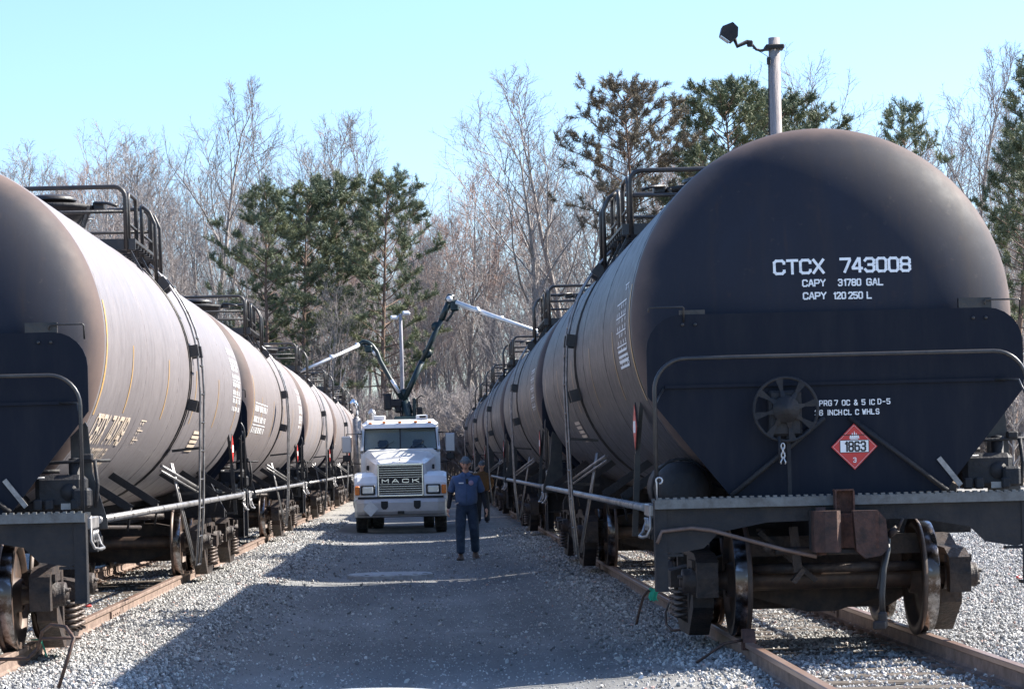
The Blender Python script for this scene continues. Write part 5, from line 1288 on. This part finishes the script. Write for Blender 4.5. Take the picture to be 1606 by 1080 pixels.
# ---------------------------------------------------------------- trees
def tube_np(segs, nside):
    """segs: array (n,8): x0 y0 z0 x1 y1 z1 r0 r1 -> verts, quads"""
    s_ = np.asarray(segs, dtype=float); A, B_, r0, r1 = s_[:, 0:3], s_[:, 3:6], s_[:, 6], s_[:, 7]
    d = B_ - A; d /= np.maximum(np.linalg.norm(d, axis=1, keepdims=True), 1e-9)
    ref = np.where(np.abs(d[:, 2:3]) < .9, [[0, 0, 1.]], [[1., 0, 0]]); u = np.cross(d, ref); u /= np.linalg.norm(u, axis=1, keepdims=True); v = np.cross(d, u)
    n = len(s_); V_ = np.zeros((n, 2, nside, 3))
    for k in range(nside):
        t = 2 * PI * k / nside; o = u * math.cos(t) + v * math.sin(t); V_[:, 0, k] = A + o * r0[:, None]; V_[:, 1, k] = B_ + o * r1[:, None]
    base = (np.arange(n) * 2 * nside)[:, None]; F = []
    for k in range(nside):
        k2 = (k + 1) % nside; F.append(np.concatenate([base + k, base + k2, base + nside + k2, base + nside + k], 1))
    return V_.reshape(-1, 3), np.concatenate(F)
def np_mesh(name, parts, mats):
    vs, fs, mi = [], [], []; off = 0
    for V_, F, m_ in parts:
        vs.append(V_); fs.append(F + off); mi.append(np.full(len(F), m_)); off += len(V_)
    V_ = np.concatenate(vs); me = bpy.data.meshes.new(name)
    tri = all(f.shape[1] == fs[0].shape[1] for f in fs); F = np.concatenate(fs); k = F.shape[1]
    me.vertices.add(len(V_)); me.vertices.foreach_set('co', V_.astype(np.float32).ravel()); me.loops.add(F.size); me.loops.foreach_set('vertex_index', F.astype(np.int32).ravel())
    me.polygons.add(len(F)); me.polygons.foreach_set('loop_start', np.arange(0, F.size, k, dtype=np.int32)); me.polygons.foreach_set('loop_total', np.full(len(F), k, dtype=np.int32))
    for m_ in mats: me.materials.append(m_)
    me.polygons.foreach_set('material_index', np.concatenate(mi).astype(np.int32)); me.update(calc_edges=True); return me
def bare_tree(seed, Ht=22, first=.30, nlimb=16, spread=.62, limb_len=.42, fork=0, dens=1.0, lean=0.0):
    r = random.Random(seed); big, small = [], []
    def rv(s_): return Vector((r.uniform(-1, 1), r.uniform(-1, 1), r.uniform(-1, 1))) * s_
    def side(d, ang, az):
        u = d.cross(Vector((0, 0, 1)));
        if u.length < .05: u = Vector((1, 0, 0))
        u.normalize(); v = d.cross(u); return (d * math.cos(ang) + (u * math.cos(az) + v * math.sin(az)) * math.sin(ang)).normalized()
    def grow(p, d, ln, rad, lev, nseg):
        q = [Vector(p)]; rr = [rad]; dirs = [d.copy()]
        for i in range(nseg):
            d = (d + rv(.09 + .05 * lev) + Vector((0, 0, .105 if lev < 3 else .07))).normalized(); q.append(q[-1] + d * ln / nseg); rr.append(max(rad * (1 - (i + 1) / nseg * .82), .0055)); dirs.append(d.copy())
        dst = big if lev <= 1 else small
        for i in range(nseg): dst.append((*q[i], *q[i + 1], rr[i], rr[i + 1]))
        return q, rr, dirs
    def twigs(q, rr, dirs, ln, lev):
        if lev > 3: return
        n = {1: 8, 2: 6, 3: 4}[lev]; n = max(2, int(n * dens))
        for k in range(n):
            f = .22 + .78 * (k + r.random()) / n; x = f * (len(q) - 1); i = min(int(x), len(q) - 2); p = q[i].lerp(q[i + 1], x - i)
            l2 = ln * r.uniform(.38, .60) * (1.1 - .45 * f) * (1 if lev > 1 else .9)
            if l2 < .22: l2 = .22
            d = side(dirs[i], r.uniform(.45, .85), r.uniform(0, 2 * PI)); nseg = {1: 5, 2: 4, 3: 3, 4: 2}[lev]
            rad = max(rr[i] * r.uniform(.35, .55), {1: .022, 2: .012, 3: .008, 4: .006}[lev])
            a_, b_, c_ = grow(p, d, l2, rad, lev + 1, nseg); twigs(a_, b_, c_, l2, lev + 1)
    d0 = Vector((lean, r.uniform(-.03, .03), 1)).normalized()
    R0 = Ht * .0085
    trunk_q = [Vector((0, 0, -.1))]; N = 12; rr = [R0 * 1.3]; dirs = [d0]; d = d0.copy()
    for i in range(N):
        d = (d + rv(.05)).normalized(); d.z = max(d.z, .9); d.normalize(); trunk_q.append(trunk_q[-1] + d * Ht * .93 / N); rr.append(R0 * (1 - (i + 1) / N) ** .85 + .012); dirs.append(d.copy())
    for i in range(N): big.append((*trunk_q[i], *trunk_q[i + 1], rr[i], rr[i + 1]))
    for k in range(nlimb):
        f = first + (1 - first) * ((k + r.random() * .8) / nlimb) ** .9 * .98; x = min(f, .99) * N; i = min(int(x), N - 1); p = trunk_q[i].lerp(trunk_q[i + 1], x - i)
        ang = spread * r.uniform(.75, 1.25) * (1 - .35 * f); ln = Ht * limb_len * (1.08 - f) * r.uniform(.75, 1.2) + 1.2
        dd = side(dirs[i], ang, k * 2.4 + r.uniform(-.4, .4)); a_, b_, c_ = grow(p, dd, ln, max(rr[i] * r.uniform(.4, .62), .03), 1, 7); twigs(a_, b_, c_, ln, 1)
    twigs(trunk_q[N // 2:], rr[N // 2:], dirs[N // 2:], Ht * .22, 2)
    bV, bF = tube_np(big, 6); sV, sF = tube_np(small, 3)
    return np_mesh('trunk', [(bV, bF, 0)], [M['bark']]), (sV, sF), len(small)
def pine_tree(seed, Ht=18, first=.35, spread=.30, ntuft=1.0, flat=False, needle='needle'):
    r = random.Random(seed); rn = np.random.RandomState(seed); big, small, tuft = [], [], []
    q = [Vector((0, 0, -.1))]; N = 10; d = Vector((0, 0, 1))
    for i in range(N): d = (d + Vector((r.uniform(-.04, .04), r.uniform(-.04, .04), 0))).normalized(); q.append(q[-1] + d * Ht / N)
    R0 = Ht * .0095; rr = [R0 * (1 - i / N) ** .8 + .015 for i in range(N + 1)]
    for i in range(N): big.append((*q[i], *q[i + 1], rr[i], rr[i + 1]))
    nl = 62 if not flat else 30
    for k in range(nl):
        f = first + (1 - first) * (k / nl) ** .85; x = min(f, .985) * N; i = min(int(x), N - 1); p = q[i].lerp(q[i + 1], x - i); g = (f - first) / (1 - first)
        prof = (math.sin(PI * min(1, (g * .86 + .14))) ** .6) if not flat else (.35 + .65 * math.sin(PI * min(1, g * .8 + .2)))
        ln = Ht * spread * prof * r.uniform(.6, 1.15) + .35; az = k * 2.4 + r.uniform(-.5, .5); up = (.05 + .75 * g) if not flat else r.uniform(.35, .9)
        dd = Vector((math.cos(az), math.sin(az), up * r.uniform(.7, 1.2))).normalized(); pp = Vector(p); pts = [pp.copy()]; seg = 5
        for j in range(seg): dd = (dd + Vector((r.uniform(-.16, .16), r.uniform(-.16, .16), r.uniform(-.05, .13)))).normalized(); pts.append(pts[-1] + dd * ln / seg)
        r0 = max(rr[i] * .3, .02)
        for j in range(seg): big.append((*pts[j], *pts[j + 1], r0 * (1 - j / seg) + .008, r0 * (1 - (j + 1) / seg) + .008))
        nsb = int((5 + ln * 3.0) * ntuft)
        for j in range(nsb):
            ff_ = r.uniform(.38, 1.0); x2 = ff_ * seg; i2 = min(int(x2), seg - 1); b = pts[i2].lerp(pts[i2 + 1], x2 - i2)
            l3 = r.uniform(.25, .95) * (1.25 - ff_ * .5); d3 = Vector((r.uniform(-1, 1), r.uniform(-1, 1), r.uniform(-.15, .9))).normalized(); e_ = b + (d3 + dd * .8).normalized() * l3
            small.append((*b, *e_, .012, .006)); tuft.append((e_, (e_ - b).normalized()))
            tuft.append((b.lerp(e_, .7), (e_ - b).normalized()))
            tuft.append((e_ + Vector((r.uniform(-.12, .12), r.uniform(-.12, .12), r.uniform(-.05, .12))), (e_ - b).normalized()))
    for j in range(8): tuft.append((q[-1] - Vector((0, 0, j * .12)), Vector((0, 0, 1))))
    # needle tufts: thin blades radiating from the shoot tip
    nb = 26; T = len(tuft); P_ = np.array([t[0] for t in tuft]); Dn = np.array([t[1] for t in tuft])
    P_ = np.repeat(P_, nb, 0); Dn = np.repeat(Dn, nb, 0); P_ = P_ - Dn * (rn.rand(len(P_), 1) * .28)
    v = rn.normal(size=P_.shape); v /= np.linalg.norm(v, axis=1, keepdims=True); v = v + Dn * .75 + np.array([0, 0, .15]); v /= np.linalg.norm(v, axis=1, keepdims=True)
    ln = rn.uniform(.12, .26, (len(P_), 1)); sd2 = np.cross(v, rn.normal(size=P_.shape)); sd2 /= np.linalg.norm(sd2, axis=1, keepdims=True); wd = rn.uniform(.009, .015, (len(P_), 1))
    A = P_ - sd2 * wd; B_ = P_ + sd2 * wd; Cc = P_ + v * ln + sd2 * wd * .5; D_ = P_ + v * ln - sd2 * wd * .5
    V_ = np.stack([A, B_, Cc, D_], 1).reshape(-1, 3); F = np.arange(len(V_)).reshape(-1, 4)
    bV, bF = tube_np(big, 6); sV, sF = tube_np(small, 3)
    return np_mesh('trunk', [(bV, bF, 0)], [M['pinebark']]), np_mesh('crown', [(sV, sF, 0), (V_, F, 1)], [M['pinebark'], M[needle]])
BT = []
specs = [dict(seed=3, nlimb=12, spread=.62, limb_len=.50, first=.36), dict(seed=8, nlimb=13, spread=.72, limb_len=.54, first=.30), dict(seed=15, nlimb=10, spread=.52, limb_len=.42, first=.45), dict(seed=21, nlimb=12, spread=.86, limb_len=.62, first=.26, dens=.95), dict(seed=33, nlimb=9, spread=.42, limb_len=.36, first=.50, dens=.85), dict(seed=41, Ht=5, nlimb=26, spread=.95, limb_len=.75, first=.02)]
for sp_ in specs:
    tm, (sV, sF), ns = bare_tree(**sp_); BT.append((tm, np_mesh('crown', [(sV, sF, 0)], [M['twig']]), np_mesh('crown', [(sV, sF, 0)], [M['twigred']])))
    print('bare tree', ns, 'twigs')
PT = [pine_tree(2, 18, .34, .19, 1.0), pine_tree(5, 18, .46, .17, 1.0), pine_tree(9, 18, .62, .19, .6, False, 'needle2'), pine_tree(12, 18, .66, .185, .85), pine_tree(14, 18, .30, .12, .7)]
def place_tree(px, py, Y, base_h, meshes, red, label, cat, group, rz):
    t_ = at(px, py, Y); h_ = t_.z; s_ = h_ / base_h
    o = empty('bare_tree' if cat == 'bare tree' else 'pine_tree', (t_.x, Y, 0), rz, label=label, cat=cat, group=group); wd_ = s_ * (1.28 if cat == 'bare tree' and px > 780 and px < 960 else 1.1 if cat == 'bare tree' else 1.0); o.scale = (wd_, wd_, s_)
    put('trunk', meshes[0], o); put('crown', meshes[2] if red else meshes[1], o)
bare = [(28, 262, 150, 0, 0, 'bare tree at the far left edge above the first railing'), (92, 250, 158, 1, 0, 'thin bare tree left of the left car railing'), (158, 208, 152, 3, 0, 'bare spreading tree above the nozzle of the left car'),
 (214, 222, 163, 2, 0, 'bare tree directly above the railing of the nearest left car'), (262, 245, 145, 1, 0, 'lower pale bare tree left of the tallest left tree'), (332, 163, 150, 0, 0, 'tallest bare tree on the left, forked high against the sky'),
 (432, 212, 156, 2, 0, 'bare tree between the tallest left tree and the pines'), (484, 240, 168, 4, 0, 'slim bare tree rising behind the left pine'), (548, 214, 160, 1, 0, 'bare round-topped tree behind the pine group, left of two'), (612, 210, 158, 0, 0, 'bare round-topped tree behind the pine group, right of two'),
 (668, 288, 140, 3, 1, 'reddish bare tree right of the pine group'), (720, 285, 138, 1, 1, 'reddish bare tree behind the dark boom joint'), (764, 300, 150, 2, 0, 'pale thin bare tree above the silver arm'),
 (838, 200, 132, 3, 0, 'large spreading bare tree left of the right row'), (898, 138, 140, 0, 0, 'tall bare tree rising left of the round pine'), (944, 165, 150, 2, 0, 'bare tree just left of the thin-crowned pine'),
 (1085, 180, 160, 4, 0, 'slim bare tree between the thin-crowned pine and the pole'), (1292, 118, 150, 3, 0, 'bare crooked tree right of the wooden light pole'), (1330, 175, 165, 4, 0, 'faint slim bare tree above the near car dome'),
 (1502, 112, 150, 0, 0, 'tall bare tree right of the small pine, above the near car'), (1562, 170, 160, 2, 0, 'faint bare tree behind the dark pine at the right'), (1604, 120, 155, 1, 0, 'bare tree cut by the right edge of the photo')]
rt = random.Random(5)
for px, py, Y, k, red, lab in bare: place_tree(px, py, Y, 22.0 * .97, BT[k], red, lab, 'bare tree', 'bare winter trees behind the yard', rt.uniform(0, 6.28))
pines = [(408, 305, 120, 0, 'leftmost pine of the dark green group'), (468, 296, 124, 0, 'second pine from the left in the dark green group'), (524, 290, 128, 1, 'middle pine of the dark green group'), (592, 280, 120, 0, 'rightmost and tallest pine of the green group'),
 (1006, 148, 128, 2, 'round thin-crowned brownish pine above the right car railing'), (1152, 142, 132, 3, 'dense round pine left of the wooden light pole'), (1236, 170, 140, 3, 'round pine just right of the wooden light pole'), (1104, 238, 126, 0, 'low green pine behind the near right car nozzle'),
 (1442, 168, 105, 4, 'narrow dark pine above the right shoulder of the near car'), (1576, 214, 112, 1, 'dark pine at the right edge beside the near car'), (1632, 118, 122, 4, 'pine top just cut by the right edge')]
for px, py, Y, k, lab in pines: place_tree(px, py, Y, 18.0, PT[k], 0, lab, 'pine tree', 'green pines behind the yard', rt.uniform(0, 6.28))

for px, Y, sc_, lab in ((742, 112, .8, 'small bare shrub behind the truck mirror at the end of the yard'), (1590, 100, 1.0, 'bare shrub beyond the yard at the right edge')):
    p = at(px, 715, Y); o = empty('bare_shrub', (p.x, Y, 0), .3, label=lab, cat='shrub'); o.scale = (sc_,) * 3; put('trunk', BT[5][0], o); put('crown', BT[5][1], o)

# the wood behind, one mass: instances of the same tree meshes
def wood(name, specs_, label):
    pts = np.array([s_[:3] for s_ in specs_]); me = bpy.data.meshes.new(name); me.from_pydata(pts.tolist(), [], [])
    for an, ty, va in (('kind_id', 'INT', [int(s_[3]) for s_ in specs_]), ('size', 'FLOAT', [s_[4] for s_ in specs_]), ('turn', 'FLOAT', [s_[5] for s_ in specs_])): a_ = me.attributes.new(an, ty, 'POINT'); a_.data.foreach_set('value', va)
    o = put(name, me); g = bpy.data.node_groups.new(name, 'GeometryNodeTree'); g.interface.new_socket('Geometry', in_out='INPUT', socket_type='NodeSocketGeometry'); g.interface.new_socket('Geometry', in_out='OUTPUT', socket_type='NodeSocketGeometry')
    N = g.nodes; Lk = g.links; i_ = N.new('NodeGroupInput'); o_ = N.new('NodeGroupOutput'); join = N.new('GeometryNodeJoinGeometry')
    srcs = []
    for k, (tm, cm_, rm) in enumerate(BT): srcs += [(k, tm), (k, cm_)]
    srcs += [(6, BT[1][0]), (6, BT[1][2])]
    byme = {}
    for ob in bpy.data.objects:
        if ob.type == 'MESH' and ob.data.name not in byme: byme[ob.data.name] = ob
    for k, sm_ in srcs:
        if sm_.name not in byme: continue
        oi = N.new('GeometryNodeObjectInfo'); oi.transform_space = 'ORIGINAL'; oi.inputs['As Instance'].default_value = True; oi.inputs['Object'].default_value = byme[sm_.name]
        ip = N.new('GeometryNodeInstanceOnPoints'); Lk.new(i_.outputs[0], ip.inputs['Points']); Lk.new(oi.outputs['Geometry'], ip.inputs['Instance'])
        na = N.new('GeometryNodeInputNamedAttribute'); na.data_type = 'INT'; na.inputs[0].default_value = 'kind_id'
        cmp_ = N.new('FunctionNodeCompare'); cmp_.data_type = 'INT'; cmp_.operation = 'EQUAL'; Lk.new(na.outputs[0], cmp_.inputs[2]); cmp_.inputs[3].default_value = k; Lk.new(cmp_.outputs[0], ip.inputs['Selection'])
        ns = N.new('GeometryNodeInputNamedAttribute'); ns.data_type = 'FLOAT'; ns.inputs[0].default_value = 'size'; Lk.new(ns.outputs[0], ip.inputs['Scale'])
        nt_ = N.new('GeometryNodeInputNamedAttribute'); nt_.data_type = 'FLOAT'; nt_.inputs[0].default_value = 'turn'; cx = N.new('ShaderNodeCombineXYZ'); Lk.new(nt_.outputs[0], cx.inputs[2]); Lk.new(cx.outputs[0], ip.inputs['Rotation'])
        Lk.new(ip.outputs[0], join.inputs[0])
    Lk.new(join.outputs[0], o_.inputs[0]); o.modifiers.new('wood', 'NODES').node_group = g
    return tag(o, label=label, cat='woodland', kind='stuff')
# height limit of the tree line across the picture
tl = [(-400, 280), (0, 275), (150, 235), (330, 215), (450, 250), (600, 245), (690, 310), (780, 300), (880, 215), (1000, 185), (1100, 200), (1300, 190), (1450, 185), (1606, 170), (2000, 190)]
tx, ty = zip(*tl)
sp = []
for i in range(225):
    px = rt.uniform(-260, 1860); row = rt.random(); Y = 128 + 95 * row
    py = np.interp(px, tx, ty) + rt.uniform(25, 240); h_ = at(px, py, Y).z; h_ = max(8, h_)
    p = at(px, 700, Y); sp.append((p.x, Y, 0, 6 if (640 < px < 760 and rt.random() < .4) or rt.random() < .06 else rt.randrange(5), h_ / 21.5, rt.uniform(0, 6.28)))
for i in range(140):
    px = rt.uniform(-260, 1860); Y = 120 + 70 * rt.random(); h_ = at(px, np.interp(px, tx, ty), Y).z * rt.uniform(.38, .75)
    p = at(px, 700, Y); sp.append((p.x, Y, 0, 6 if rt.random() < .1 else rt.choice([0, 2, 4, 2, 4]), h_ / 21.5, rt.uniform(0, 6.28)))
wood('far_wood', sp, 'dense bare grey-brown winter wood behind the tank cars')
# undergrowth: scrubby saplings at the edge of the wood
sp = []
for i in range(330):
    px = rt.uniform(-150, 1800); Y = 113 + 60 * rt.random() ** 1.3; p = at(px, 700, Y); sp.append((p.x, Y, -.05, 5, rt.uniform(.3, .85), rt.uniform(0, 6.28)))
for i in range(90):
    px = rt.uniform(-150, 1800); Y = rt.uniform(118, 150); p = at(px, 700, Y); sp.append((p.x, Y, 0, rt.choice([1, 3, 0, 2, 6]), rt.uniform(.22, .5), rt.uniform(0, 6.28)))
wood('undergrowth', sp, 'tangled scrub and saplings along the edge of the wood')
